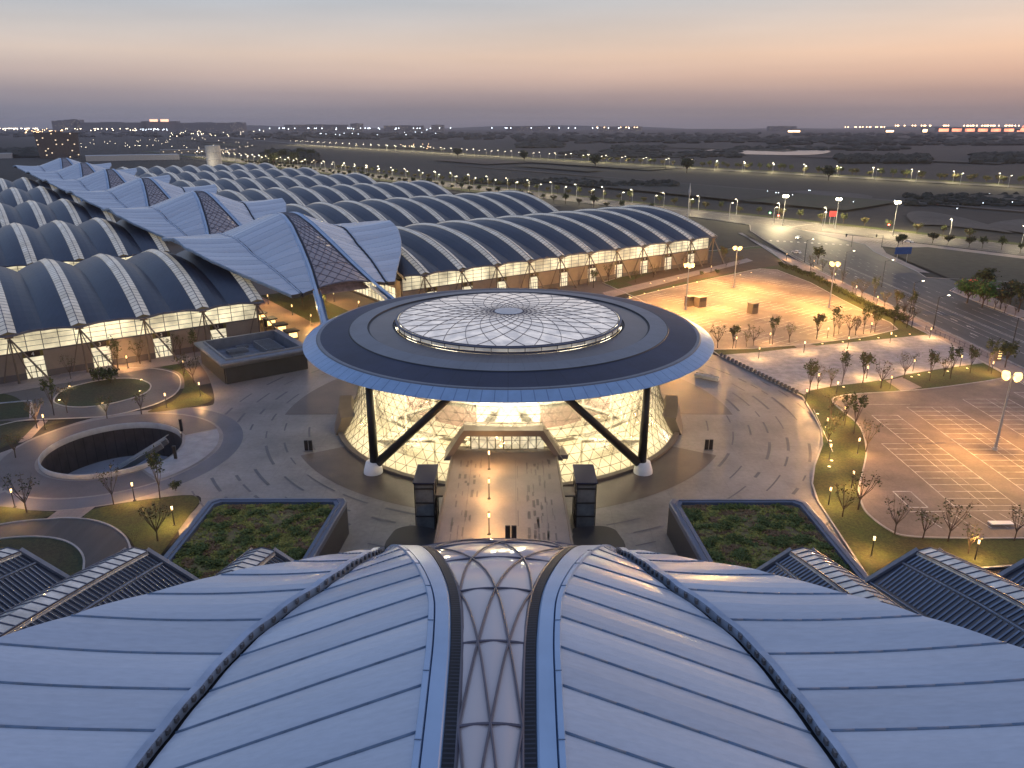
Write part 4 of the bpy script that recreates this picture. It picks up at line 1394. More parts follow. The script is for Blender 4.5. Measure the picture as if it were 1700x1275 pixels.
def make_wing(q_):
    D1, FOOT = q_['d1'], q_['foot']
    zr = lambda d: smooth_tab(q_['Z'], d, 1.2)
    ext = (lambda d: 0.75 * min(1.0, max(0.0, (d - 7) / 15))) if D1 < 37 else (lambda d: 0.0)
    W_ = lambda d: smooth_tab(q_['W'], d, 1.2)
    G_ = lambda d: max(smooth_tab(q_['G'], d, 1.2), W_(d) + RIBW + ext(d) + 0.3)
    E_ = lambda d: max(G_(d) + 0.9, smooth_tab(q_['E'], d, 1.2))
    DZG, DZE = q_['DG'], q_['DE']
    w = thing('wing_roof', 'wing', 'wing roof')
    ds = []
    SEAM = 3.25
    SKEW = 2.5
    d_seams = [-33.0 + SEAM * k for k in range(24) if -33.0 + SEAM * k < D1]
    d = -33.0 - SEAM
    while d < D1 - 0.1:
        ds.append(round(d, 3))
        d += 0.8125
    ds.append(D1)
    def inner_pt(d, s, t):
        r, g = W_(d) + RIBW + ext(d), G_(d)
        b_ = r + (g - r) * t
        z = zr(d) - interp(DZG, d) * t + 0.05 * math.sin(PI * t)
        ph = ((d - SKEW * (1 - t) + 33.0) % SEAM) / SEAM
        z += 0.10 * math.sin(PI * ph)
        return (s * b_, d, z)
    def outer_pt(d, s, t):
        g, e = G_(d) + 0.75, E_(d)
        b_ = g + (e - g) * t
        zg = zr(d) - interp(DZG, d) + 0.15
        ze = zr(d) - interp(DZE, d) + 0.15 if d > -3 else zr(-3) - interp(DZE, d) - 0.12 * (-3 - d)
        z = zg + (ze - zg) * t - 0.25 * math.sin(PI * t) * min(1, (e - g) / 16)
        ph = ((d + 33.0) % SEAM) / SEAM
        z += 0.10 * math.sin(PI * ph)
        return (s * b_, d, z)
    for s in (-1, 1):
        for fn, nm in ((inner_pt, 'inner_panel'), (outer_pt, 'outer_panel')):
            b = MB()
            N = 14
            sk = SKEW if fn is inner_pt else 0.0
            for d0, d1_ in zip(ds, ds[1:]):
                pid = int(math.floor((d0 + 33.0) / SEAM + 0.001))
                b.grid([[fn(min(D1, dd + sk * (1 - k / N)), s, k / N) for k in range(N + 1)] for dd in (d0, d1_)], (0, 3, 0, 4, 3, 0, 4)[(pid * 5 + (3 if s > 0 else 0) + (2 if sk else 0)) % 7])
            low = lambda p: (p[0], p[1], p[2] - 1.0)
            b.grid([[low(fn(d, s, k / 4)) for k in range(5)] for d in ds], 2)
            if fn is outer_pt:
                b.grid([[fn(d, s, 1), (fn(d, s, 1)[0] + s * 0.25, d, fn(d, s, 1)[2] - 0.1), (fn(d, s, 1)[0] + s * 0.2, d, fn(d, s, 1)[2] - 0.45), low(fn(d, s, 1))] for d in ds], 1)
            b.grid([[fn(ds[-1], s, k / N) for k in range(N + 1)], [low(fn(ds[-1], s, k / N)) for k in range(N + 1)]], 2)
            for q in d_seams:
                pts = [fn(q + SKEW * (1 - k / 10), s, k / 10) for k in range(11) if q + SKEW * (1 - k / 10) <= D1] if fn is inner_pt else [fn(q, s, k / 10) for k in range(11)]
                b.path([(p[0], p[1], p[2] + 0.0) for p in pts], 0.10 if D1 < 37 else 0.045, n=6, m=1)
            b.build(nm, [M['wing'], M['seam'] if D1 < 37 else M['seam_light'], M['under'], M['wing_b'], M['wing_c']], w, True)
        b = MB()                                 # gutter between the panels
        gd = ds[2:]
        b.grid([[inner_pt(d, s, 1), (s * (G_(d) + 0.12), d, inner_pt(d, s, 1)[2] - 0.55), (s * (G_(d) + 0.7), d, inner_pt(d, s, 1)[2] - 0.5)] for d in gd], 0)
        b.grid([[(s * (G_(d) + 0.5), d, outer_pt(d, s, 0)[2] - 0.5), (s * (G_(d) + 0.5), d, outer_pt(d, s, 0)[2] + 0.22), (s * (G_(d) + 1.0), d, outer_pt(d, s, 0)[2] + 0.24), (s * (G_(d) + 1.05), d, outer_pt(d, s, 0)[2] + 0.0)] for d in gd], 1)
        for i, d in enumerate(gd[::1]):
            z = outer_pt(d, s, 0)[2]
            b.box((s * (G_(d) + 0.42), d, z + 0.0), (0.16, 0.34, 0.34), m=2)
        b.build('gutter', [M['gutter'], mat('gutter_flashing', (0.36, 0.42, 0.52), 0.3), mat('gutter_clip', (0.12, 0.12, 0.13), 0.5)], w)
        rd = [-34 + 0.8 * k for k in range(130)]
        rd = [d for d in rd if d <= FOOT]
        def rp(d, o, dz):
            return (s * (W_(d) + o + (ext(d) if o > 1.5 else 0.0)), d, zr(d) + dz)
        b = MB()
        b.grid([[rp(d, o, dz) for o, dz in ((0.80, 0.02), (0.95, 0.18), (1.78, 0.2), (1.84, -0.12))] for d in rd], 0)
        b.grid([[rp(d, o, dz) for o, dz in ((1.84, -0.12), (1.9, 0.26), (2.2, 0.28), (2.28, 0.0))] for d in rd if d <= D1 + 0.5], 0)
        b.grid([[rp(d, o, dz) for o, dz in ((1.84, -0.12), (2.28, -0.3), (2.2, -1.5), (0.1, -1.5), (0.0, -0.1))] for d in rd if d > D1 - 0.5], 0)
        for d in rd[::6]:
            p = rp(d, 1.86, 0.29)
            b.bar(p, rp(d, 2.24, 0.3), 0.03, n=4, m=1)
        b.build('rib', [M['rib'], M['seam']], w, False)
        b = MB()
        b.grid([[rp(d, o, dz) for o, dz in ((0.12, 0.02), (0.16, 0.1), (0.78, 0.12), (0.82, 0.0))] for d in rd if d <= D1 + 0.5], 0)
        b.build('louvre_strip', M['louvre'], w)
    b = MB()
    vd = [-34 + 0.5 * k for k in range(160)]
    DV = D1 - 0.5
    vd = [d for d in vd if d <= DV]
    def vz(d, t):
        wv = W_(d) + 0.1
        return zr(d) + 0.11 * wv * (1 - t * t)
    def vp(d, t, dz=0.0):
        return (t * (W_(d) + 0.1), d, vz(d, t) + dz)
    def pillow(d, t):                          # cushions of film between the crossing bars
        u = (d - q_['off'] + t * q_['span'] / 2) / q_['lat']
        v_ = (d - q_['off'] - t * q_['span'] / 2) / q_['lat']
        return 0.11 * abs(math.sin(PI * u)) * abs(math.sin(PI * v_))
    NT = 16
    b.grid([[vp(d, -1 + 2 * k / NT, pillow(d, -1 + 2 * k / NT)) for k in range(NT + 1)] for d in vd], 0)
    vault = b.build('glazed_vault', M['etfe'] if D1 < 37 else M['mouthglass'], w, True)
    b = MB()
    q = q_['off'] - q_['lat'] * math.ceil(60 / q_['lat'])
    while q < 60:
        for s in (-1, 1):
            pts = []
            for k in range(17):
                t = -1 + k / 8
                d = q + s * t * q_['span'] / 2
                if -34 <= d <= DV:
                    pts.append(vp(d, t, 0.12))
            if len(pts) > 1:
                b.path(pts, 0.075 if D1 < 37 else 0.085, n=6)
        q += q_['lat']
    q = q_['off'] - q_['arc'] * 6
    while q < DV - 1:
        if q > -33:
            b.path([vp(q, -1 + k / 8, 0.10) for k in range(17)], 0.085, n=6)
        q += q_['arc']
    b.path([vp(DV, -1 + k / 5, 0.0) for k in range(11)], 0.28, n=6)
    for s in (-1, 1):
        b.path([vp(d, s, 0.06) for d in vd[::4]], 0.1, n=6)
    b.build('lattice', M['vaultbar'], vault)
    # lining below the film: pale ceiling of the hall of light inside
    b = MB()
    b.grid([[(t * (W_(d) + 1.5), d, zr(d) - 3.2) for t in (-1, 0, 1)] for d in vd[:150:4]], 0)
    b.build('lining', mat('vault_lining', (0.40, 0.29, 0.26), 0.6, scale=0.5, var=0.5), w)
    return w


wing0 = make_wing(NEAR)
# local +y runs from the apex to the mouth
wing0.location = (-1.1, 34.5, 0)
wing0['label'] = 'huge pale blue wing roof filling the foreground, glazed vault along its spine'
wing1 = make_wing(AXIS)
AW, BW = 120.0, 0.0
WL = ['pale blue wing roof with open glazed mouth directly behind the rotunda disc', 'second pale blue wing roof from the rotunda, between two rows of halls', 'third pale blue wing roof from the rotunda along the axis', 'fourth pale blue wing roof from the rotunda along the axis', 'fifth pale blue wing roof from the rotunda along the axis', 'farthest small pale blue wing roof at the end of the axis']
for k in range(6):
    if k == 0:
        wing1.location, wing1.rotation_euler = ab(AW, BW), (0, 0, PHI + PI)
        wing1['label'], wing1['group'] = WL[0], 'wing roofs along the exhibition axis'
        KIDS(wing1)
    else:
        dup(wing1, ab(AW + ROW * k, BW), PHI + PI, WL[k], 'wing roofs along the exhibition axis')
# concourse under the first wings
cc = MB()
Z[0] = max(ZR, ZF) + 0.05
layer('concourse', mat('concourse_paving', (0.21, 0.145, 0.10), 0.6, scale=0.1, fine=0.1), [ab(76, -24)[:2], ab(700, -24)[:2], ab(700, 26)[:2], ab(76, 26)[:2]], 0.0)
for k, (a, b_) in enumerate(((92, -9), (104, 3), (118, -12), (120, 12), (98, 14), (88, 2))):
    light('concourse_light', ab(a, b_, 7.0), 1800, (1, 0.66, 0.28), None, 0.5)

layer('concourse_lawn', M['lawn'], [ab(100, -4)[:2], ab(100, 12)[:2], ab(150, 12)[:2], ab(150, -4)[:2]])
for i in range(7):
    p = ab(84 + 9 * i, -17)
    t = thing('kiosk', 'small glowing kiosk in the concourse under the first wing roof, %s from the rotunda' % nth(i), 'kiosk', (p[0], p[1], 0.9), PHI, 'kiosks under the wing roof')
    b = MB()
    b.box((0, 0, 1.2), (3.0, 3.0, 2.4))
    b.build('body', M['bronze'], t)
    b = MB()
    b.box((0, 0, 2.6), (3.8, 3.8, 0.3))
    b.build('roof', M['black'], t)
    b = MB()
    b.box((0, -1.55, 1.4), (2.4, 0.1, 1.4))
    b.box((1.55, 0, 1.4), (0.1, 2.4, 1.4))
    b.build('window', M['e_warm'], t)
# ---------------------------------------------------------------- trees
def leafquad(b, p, s, m):
    a, e = random.uniform(0, 2 * PI), random.uniform(-0.9, 0.9)
    u = Vector((math.cos(a) * math.cos(e), math.sin(a) * math.cos(e), math.sin(e))) * s
    v = u.cross(Vector((random.uniform(-1, 1), random.uniform(-1, 1), random.uniform(-0.3, 1)))).normalized() * s * 0.7
    p = Vector(p)
    b.face([p - u, p - v * 0.8, p + u, p + v * 0.8], m)


def make_tree(name, h, spread, limbs, leaves, leaf_s, mats, crown0=0.35, seed=0, round_=False, tr=0.09):
    rs = random.getstate()
    random.seed(seed)
    t = thing(name, 'tree', 'tree')
    b = MB()
    top = Vector((random.uniform(-0.1, 0.1), random.uniform(-0.1, 0.1), h * crown0))
    b.bar((0, 0, -0.1), top, tr, tr * 0.75, n=7)
    tips = []
    for k in range(limbs):
        a = 2 * PI * k / limbs + random.uniform(-0.4, 0.4)
        l = spread * random.uniform(0.45, 1.0)
        zt = h * random.uniform(0.72, 1.0)
        base = top * random.uniform(0.75, 1.0)
        mid = base + Vector((math.cos(a) * l * 0.55, math.sin(a) * l * 0.55, (zt - base.z) * 0.5))
        tip = Vector((math.cos(a) * l * (0.85 if not round_ else 1.0), math.sin(a) * l * (0.85 if not round_ else 1.0), zt if not round_ else h * random.uniform(0.5, 0.95)))
        b.bar(base, mid, tr * 0.5, tr * 0.32, n=5)
        b.bar(mid, tip, tr * 0.32, tr * 0.1, n=4)
        tips.append((mid, tip))
        for j in range(3):
            q = mid + (tip - mid) * random.uniform(0.0, 0.7)
            e = q + Vector((random.uniform(-1, 1), random.uniform(-1, 1), random.uniform(0.3, 1.2))) * spread * 0.35
            b.bar(q, e, tr * 0.16, tr * 0.05, n=3)
            tips.append((q, e))
    b.build('trunk', M['bark'], t)
    b = MB()
    for k in range(leaves):
        m_, e = random.choice(tips)
        p = m_ + (e - m_) * random.uniform(0.15, 1.1)
        p += Vector((random.gauss(0, 1), random.gauss(0, 1), random.gauss(0, 0.8))) * spread * (0.13 if not round_ else 0.22)
        leafquad(b, p, leaf_s * random.uniform(0.6, 1.3), random.randrange(len(mats)))
    b.build('crown', mats, t)
    random.setstate(rs)
    return t


LG, LD, LB, LR = M['leaf'], M['leafdark'], M['leafbrown'], M['leafbright']
T = {
    'vase_a': make_tree('young_tree', 6.2, 1.5, 7, 420, 0.20, [LG, LG, LB], 0.3, 1),
    'vase_b': make_tree('young_tree', 6.6, 1.4, 6, 330, 0.19, [LD, LG], 0.32, 2),
    'sparse': make_tree('bare_tree', 5.4, 1.9, 8, 110, 0.15, [LB, LD], 0.3, 3),
    'sparse_b': make_tree('bare_tree', 4.4, 1.5, 7, 130, 0.14, [LB, LG], 0.3, 4),
    'street': make_tree('street_tree', 6.5, 1.7, 9, 420, 0.34, [LD, LG, LD], 0.34, 5, True, 0.13),
    'street_b': make_tree('street_tree', 5.4, 2.0, 9, 420, 0.36, [LD, LD, LB], 0.3, 6, True, 0.13),
    'green': make_tree('broad_tree', 7.0, 3.2, 11, 1100, 0.36, [LR, LR, LG], 0.3, 7, True, 0.2),
    'big': make_tree('field_tree', 15, 6.5, 12, 900, 0.95, [LD], 0.3, 8, True, 0.4),
    'shrub': make_tree('shrub', 1.5, 0.9, 7, 240, 0.16, [LD, LG], 0.1, 9, True, 0.05),
}
_used = set()
def plant(kind, x, y, label, group, z=0.12, s=1.0):
    s *= random.uniform(1.15, 1.45)
    if kind not in _used:
        _used.add(kind)
        o = T[kind]
        o.location = (x, y, z)
        o.rotation_euler = (0, 0, random.uniform(0, 6.28))
        o.scale = (s, s, s)
        o['label'], o['group'] = label, group
        KIDS(o)
        return o
    return dup(T[kind], (x, y, z), random.uniform(0, 6.28), label, group, (s * random.uniform(0.8, 1.15), s * random.uniform(0.8, 1.15), s))


def row_px(pts, kinds, lab, group, s=1.0):
    for i, (px, py) in enumerate(pts):
        p = at(px, py)
        plant(kinds[i % len(kinds)], p[0], p[1], lab % nth(i), group, s=s)


row_px([(1191, 579), (1216, 580), (1239, 577), (1250, 576), (1282, 573), (1310, 570)], ['sparse', 'vase_a', 'sparse_b', 'sparse', 'vase_b', 'sparse_b'], 'young tree on the lawn left of the upper path, %s from the rotunda', 'trees on the strip below the upper car park')
row_px([(1355, 564), (1384, 560), (1392, 556), (1409, 559), (1420, 558), (1433, 556), (1452, 553), (1483, 549), (1505, 545)], ['vase_a', 'vase_b', 'sparse_b', 'sparse', 'sparse_b', 'vase_b', 'vase_a', 'vase_b', 'sparse'], 'young tree on the lawn right of the upper path, %s from the path', 'trees on the strip below the upper car park')
row_px([(1343, 655), (1357, 648), (1378, 645), (1397, 640), (1432, 637), (1462, 646)], ['vase_a', 'sparse', 'sparse_b', 'vase_b', 'vase_a', 'sparse'], 'young tree on the lower lawn strip, %s from the bollards', 'trees on the strip above the lower car park')
row_px([(1500, 630), (1543, 634), (1566, 626), (1577, 630), (1610, 621), (1640, 618), (1668, 612)], ['sparse', 'vase_a', 'sparse_b', 'vase_b', 'vase_a', 'vase_b', 'street'], 'young tree on the lower lawn strip past the path, %s along', 'trees on the strip above the lower car park')
row_px([(1402, 708), (1417, 722), (1437, 753), (1424, 848), (1485, 889), (1531, 897), (1573, 901), (1607, 921), (1683, 900)], ['vase_b', 'vase_b', 'sparse', 'sparse', 'sparse', 'sparse_b', 'sparse', 'sparse_b', 'sparse'], 'sparse young tree edging the lower car park, %s from the top', 'trees edging the lower car park')
row_px([(1380, 690), (1375, 740), (1398, 860), (1384, 720)], ['sparse_b', 'sparse_b', 'sparse', 'sparse'], 'thin bare sapling on the curving lawn beside the plaza, %s from the cobbled walk', 'saplings on the curving lawn')
row_px([(45, 852), (189, 838), (266, 830), (262, 900), (26, 760), (292, 815)], ['sparse', 'sparse', 'vase_b', 'sparse', 'sparse_b', 'shrub'], 'staked bare tree on the plaza edge below the sunken court, %s one', 'staked trees by the sunken court')
row_px([(112, 686), (90, 690), (178, 695), (235, 688), (62, 712), (118, 630), (196, 613), (190, 618), (290, 598), (306, 625), (322, 636), (325, 598), (233, 605), (300, 590)], ['sparse', 'vase_b', 'sparse_b', 'sparse_b', 'sparse', 'sparse', 'vase_b', 'sparse_b', 'sparse', 'sparse_b', 'sparse', 'vase_b', 'sparse', 'sparse_b'], 'bare garden tree around the loop road by the left hall, %s in the garden', 'trees round the loop road')
row_px([(165, 634), (184, 636)], ['shrub', 'shrub'], 'dark round shrub on the oval lawn, %s from the left', 'shrubs on the oval lawn', s=1.9)
row_px([(1605, 505), (1630, 512)], ['green', 'green'], 'bright green leafy tree beyond the main road, %s from the side road', 'bright trees on the far pavement', s=1.0)
row_px([(1628, 492), (1660, 515), (1690, 520), (1677, 505)], ['street', 'street_b', 'street', 'street_b'], 'dark tree beyond the main road, %s from the side road', 'dark trees behind the far pavement', s=1.25)
row_px([(1548, 405), (1573, 407), (1608, 412), (1630, 414), (1662, 416), (1693, 422), (1498, 407), (1490, 412)], ['street_b', 'street_b', 'street_b', 'street', 'street', 'street', 'street_b', 'street'], 'clipped tree on the avenue right of the junction, %s along', 'clipped trees on the avenue', s=0.85)
row_px([(1590, 487), (1602, 492), (1614, 497), (1626, 503), (1638, 509), (1651, 515), (1667, 521), (1684, 527)], ['sparse_b', 'sparse', 'sparse_b', 'sparse', 'sparse_b', 'sparse', 'sparse_b', 'sparse'], 'slim sapling in the far road pavement, %s from the corner', 'saplings on the far pavement')
row_px([(1357, 440), (1345, 450), (1365, 452), (1380, 465), (1430, 495), (1450, 500), (1468, 510), (1488, 518), (1502, 520), (1512, 528), (1398, 472), (1415, 487)], ['street', 'sparse', 'sparse_b', 'sparse', 'sparse', 'vase_b', 'sparse_b', 'vase_a', 'sparse', 'vase_b', 'sparse', 'sparse_b'], 'roadside tree between main road and upper car park, %s from junction', 'trees beside the main road')
row_px([(985, 478), (1010, 468), (1055, 470), (1085, 462), (1140, 450), (1200, 440), (1205, 447), (1190, 455), (1165, 458), (1225, 445)], ['vase_a', 'sparse', 'sparse_b', 'sparse', 'sparse', 'vase_a', 'sparse', 'shrub', 'shrub', 'sparse'], 'young tree in the planting before the right hall, %s from the rotunda', 'trees before the right hall')
# clipped hedge mounds along the upper car park
for i in range(34):
    t_ = i / 33
    pl = [(1292, 447), (1345, 466), (1400, 497), (1450, 520), (1496, 540)]
    x = t_ * 4
    k = min(3, int(x))
    px, py = (pl[k][j] + (pl[k + 1][j] - pl[k][j]) * (x - k) for j in (0, 1))
    p = at(px + 3, py - 3)
    plant('shrub', p[0] + random.uniform(-0.5, 0.5), p[1], 'low shrub in the hedge along the upper car park, %s from junction' % nth(i), 'hedge shrubs along the upper car park', s=1.35)
# avenue trees behind the halls
for row, (b_, a0, a1, st, kd, nm) in enumerate(((309, 250, 1150, 15.5, ['street', 'street_b'], 'near verge'), (361.5, 60, 900, 15.5, ['street_b', 'street'], 'far verge'))):
    a, i = a0, 0
    while a < a1:
        p = ab(a + random.uniform(-1.5, 1.5), b_ + random.uniform(-0.8, 0.8))
        plant(kd[i % 2], p[0], p[1], 'round street tree on the %s of the avenue, %s from the junction' % (nm, nth(i)), 'street trees on the ' + nm, s=random.uniform(0.8, 1.1))
        a += st
        i += 1
# far highway trees
i = 0
for b_, a0, a1, st in ((809, 0, 900, 17.0), (826, -50, 640, 26.0)):
    a = a0
    while a < a1:
        p = ab(a + random.uniform(-4, 4), b_ + random.uniform(-3, 3))
        plant(random.choice(('street', 'street_b')), p[0], p[1], 'tree in the belt along the far highway, %s from the right' % nth(i), 'trees along the far highway', s=1.35)
        a += st
        i += 1
for i, (px, py) in enumerate(((988, 279), (1140, 287), (1375, 300), (870, 269), (760, 262), (500, 262), (470, 268), (445, 262), (517, 264), (455, 275), (490, 272))):
    p = at(px, py)
    plant('big', p[0], p[1], 'lone dark field tree far beyond the avenue, %s of them' % nth(i), 'lone field trees', s=0.9)

# ---------------------------------------------------------------- lamps
def make_post_lamp():
    t = thing('post_lamp', 'lamp', 'post lamp')
    b = MB()
    b.bar((0, 0, 0), (0, 0, 2.75), 0.09, 0.075, n=8)
    b.bar((0, 0, 0), (0, 0, 0.12), 0.28, 0.24, n=10)
    b.build('post', M['black'], t)
    b = MB()
    b.bar((0, 0, 2.75), (0, 0, 3.45), 0.15, 0.15, n=8)
    b.build('lantern', M['e_warm'], t)
    b = MB()
    b.bar((0, 0, 3.45), (0, 0, 3.55), 0.2, 0.16, n=8)
    b.build('cap', M['black'], t)
    light('lamp_light', (0, 0, 3.0), 3200, (1.0, 0.54, 0.19), t, 0.3)
    return t
PL = make_post_lamp()
pl_first = [True]
def post_lamp(px, py, label, group, z=0.12):
    p = at(px, py, z if z > 1 else 0)
    if pl_first[0]:
        pl_first[0] = False
        PL.location = (p[0], p[1], z)
        PL['label'], PL['group'] = label, group
        KIDS(PL)
        return PL
    return dup(PL, (p[0], p[1], z), 0, label, group)
for i, (px, py) in enumerate(((1334, 587), (1407, 579), (1477, 571), (1543, 563), (1259, 597))):
    post_lamp(px, py, 'lit post lamp standing on the cobbled walk, %s of its row' % nth(i), 'lamps on the cobbled walk')
for i, (px, py) in enumerate(((1221, 579), (1277, 572), (1373, 563), (1445, 554))):
    post_lamp(px, py, 'lit post lamp below the upper car park, %s from the rotunda' % nth(i), 'lamps below the upper car park')
for i, (px, py) in enumerate(((1337, 670), (1357, 643), (1388, 657), (1438, 630), (1477, 647), (1515, 618), (1593, 611), (1645, 622))):
    post_lamp(px, py, 'lit post lamp above the lower car park, %s from the left' % nth(i), 'lamps above the lower car park')
for i, (px, py) in enumerate(((1400, 700), (1371, 720), (1423, 755), (1376, 765), (1413, 812), (1375, 840), (1446, 925), (1618, 931))):
    post_lamp(px, py, 'lit post lamp on the curving lawn beside the plaza, %s from the top' % nth(i), 'lamps on the curving lawn')
for i, (px, py) in enumerate(((1350, 445), (1385, 468), (1420, 490), (1455, 508), (1180, 455), (1305, 433))):
    post_lamp(px, py, 'lit post lamp in the hedge of the upper car park, %s from the junction' % nth(i), 'lamps along the hedge')
for i, (px, py) in enumerate(((25, 843), (224, 832), (290, 873), (76, 714), (277, 677), (333, 658), (307, 620), (213, 612))):
    post_lamp(px, py, 'lit post lamp in the gardens by the sunken court, %s one' % nth(i), 'lamps in the left gardens')
for i, (py, x) in enumerate(((779, -3.8), (828, -3.7), (887, -3.55))):
    p = at(812, py, ZD)
    lb = 'slim red lamp post on the walkway, %s from the rotunda doors' % nth(i)
    t = dup(PL, (p[0], p[1], ZD), 0, lb, 'lamps on the entrance walkway')
# ground spots on the lawns
i = 0
def spot_px(px, py, lb, grp, e=60):
    global SP
    p = at(px, py)
    t = thing('ground_spotlight', lb, 'spotlight', (p[0], p[1], 0.15), 0, grp)
    b = MB()
    b.bar((0, 0, 0), (0, 0, 0.25), 0.16, 0.22, n=8)
    b.build('housing', M['black'], t)
    b = MB()
    b.bar((0, 0, 0.25), (0, 0, 0.33), 0.26, 0.26, n=8)
    b.build('lens', M['e_inground'], t)
    if e:
        light('spot_light', (0, 0, 0.8), e, (1, 0.72, 0.3), t, 0.2)
for i, (px, py) in enumerate(((116, 644), (99, 667), (170, 672), (235, 633), (233, 652))):
    spot_px(px, py, 'glowing ground spot on the oval lawn rim, %s from far left' % nth(i), 'spots round the oval lawn', 130)
for i, (px, py) in enumerate(((1365, 573), (1399, 570), (1427, 566), (1458, 563), (1487, 560), (1510, 557))):
    spot_px(px, py, 'small glowing spot below the upper car park, %s from the left' % nth(i), 'spots on the strip below the upper car park', 25)
for i, (px, py) in enumerate(((1400, 645), (1462, 634), (1513, 628), (1525, 625), (1542, 621), (1573, 619), (1605, 614))):
    spot_px(px, py, 'small glowing spot above the lower car park, %s from the left' % nth(i), 'spots on the strip above the lower car park', 25)
for i, (px, py) in enumerate(((1357, 690), (1371, 712), (1378, 735), (1380, 768), (1376, 778))):
    spot_px(px, py, 'small glowing spot among saplings on the curving lawn, %s from the top' % nth(i), 'spots on the curving lawn', 70)
for i, (px, py) in enumerate(((1045, 494), (1070, 489), (1093, 484), (1118, 478), (1157, 470), (1080, 472), (1103, 468), (1126, 463), (1229, 458), (1247, 454))):
    spot_px(px, py, 'glowing ground spot before the right hall, %s of ten' % nth(i), 'spots before the right hall', 60)
# high masts
def make_mast(nm, em, energy, c, h):
    t = thing(nm, 'mast', 'light mast')
    b = MB()
    b.bar((0, 0, 0), (0, 0, h), 0.26, 0.12, n=10)
    b.bar((0, 0, 0), (0, 0, 0.5), 0.5, 0.42, n=10)
    b.bar((-1.3, 0, h - 0.1), (1.3, 0, h - 0.1), 0.07)
    b.bar((0, -1.3, h - 0.1), (0, 1.3, h - 0.1), 0.07)
    b.build('pole', M['galv'], t)
    for dx, dy in ((-1.2, 0), (1.2, 0), (0, -1.2), (0, 1.2)):
        b = MB()
        b.bar((dx * 0.75, dy * 0.75, h - 0.05), (dx * 1.3, dy * 1.3, h - 0.3), 0.55, 0.75, n=10)
        b.build('floodlight', em, t)
    for k in range(4):
        a = PI / 4 + k * PI / 2
        o = light('mast_light', (0.9 * math.cos(a), 0.9 * math.sin(a), h - 0.6), energy, c, t, 0.5, 'SPOT', math.radians(125))
        o.data.spot_blend = 1.0
        o.rotation_euler = Vector((-math.cos(a), -math.sin(a), 0.75)).to_track_quat('Z', 'Y').to_euler()
    return t
SOD = (1.0, 0.50, 0.13)
mm = make_mast('light_mast', M['e_flood'], 95000, SOD, 15.3)
mm.location = (59.4, 249.8, 0.3)
mm['label'], mm['group'] = 'orange floodlight mast in the upper car park, the one behind the disc roof edge', 'orange masts'
KIDS(mm)
dup(mm, (86.2, 286.8, 0.3), 0.3, 'orange floodlight mast in the upper car park, farthest, nearest the right hall', 'orange masts')
dup(mm, (109.5, 252.5, 0.3), 0.6, 'orange floodlight mast at the hedge side of the upper car park', 'orange masts')
m2 = dup(mm, (93.9, 133.0, 0.3), 0.2, 'orange floodlight mast standing in the lower car park', 'orange masts')
for ch in m2.children:
    if ch.type == 'LIGHT':
        ch.data = ch.data.copy()
        ch.data.energy = 40000
mw = make_mast('light_mast', M['e_floodw'], 75000, (1, 0.78, 0.42), 17.5)
for i, (px, py) in enumerate(((1299, 373), (1386, 380), (1482, 387))):
    p = at(px, py)
    lb = 'bright white floodlight mast at the road junction, %s from the left' % nth(i)
    if i == 0:
        mw.location = (p[0], p[1], 0.3)
        mw['label'], mw['group'] = lb, 'white masts at the junction'
        KIDS(mw)
    else:
        dup(mw, (p[0], p[1], 0.3), 0.4 * i, lb, 'white masts at the junction')
# street lamps
def make_street_lamp(nm, h, arm, em, pm, head=1.0, energy=0, c=(1, 0.9, 0.7), twin=False):
    t = thing(nm, 'lamp', 'street lamp')
    b = MB()
    b.bar((0, 0, 0), (0, 0, h), 0.15, 0.09, n=8)
    b.bar((0, 0, 0), (0, 0, 1.0), 0.24, 0.2, n=8)
    for s in ((-1, 1) if twin else (1,)):
        b.bar((0, 0, h - 0.3), (s * arm, 0, h + 0.4), 0.07, n=6)
    b.build('pole', pm, t)
    for s in ((-1, 1) if twin else (1,)):
        b = MB()
        b.box((s * (arm + 0.35), 0, h + 0.42), (1.0 * head, 0.42 * head, 0.16), m=0)
        b.box((s * (arm + 0.35), 0, h + 0.30), (0.9 * head, 0.5 * head, 0.22 * head), m=1)
        b.build('lamp_head', [pm, em], t)
    if energy:
        light('street_light', (arm, 0, h - 0.4), energy, c, t, 0.4)
    return t
SLN = make_street_lamp('street_lamp', 10.5, 1.6, M['e_white'], M['galv'], 1.1, 8000, (1, 0.80, 0.45))
SLF = make_street_lamp('highway_lamp', 11.5, 2.0, M['e_white'], M['galv'], 1.5, 16000, (1, 0.82, 0.42))
SLD = make_street_lamp('street_lamp', 10.5, 2.6, M['e_white'], M['black'], 0.7)
_sl = set()
def slamp(proto, x, y, rz, label, group):
    if proto.name not in _sl:
        _sl.add(proto.name)
        proto.location = (x, y, 0.1)
        proto.rotation_euler = (0, 0, rz)
        proto['label'], proto['group'] = label, group
        KIDS(proto)
        return proto
    return dup(proto, (x, y, 0.1), rz, label, group)
for b_, ph, nm, rz in ((327.5, 12, 'near kerb', PHI), (354.5, 27, 'far kerb', PHI + PI)):
    a, i = 118.0 + ph, 0
    while a < 1500:
        p = ab(a, b_)
        slamp(SLN, p[0], p[1], rz, 'white street lamp on the avenue %s behind the halls, %s from junction' % (nm, nth(i)), 'avenue lamps on the ' + nm)
        a += 34
        i += 1
    a, i = 96.0 - ph, 0
    while a > -160:
        p = ab(a, b_)
        if not (b_ < 340 and 20 < a):
            slamp(SLN, p[0], p[1], rz, 'white street lamp on the avenue %s right of the junction, %s along' % (nm, nth(i)), 'avenue lamps right of the junction')
            i += 1
        a -= 36
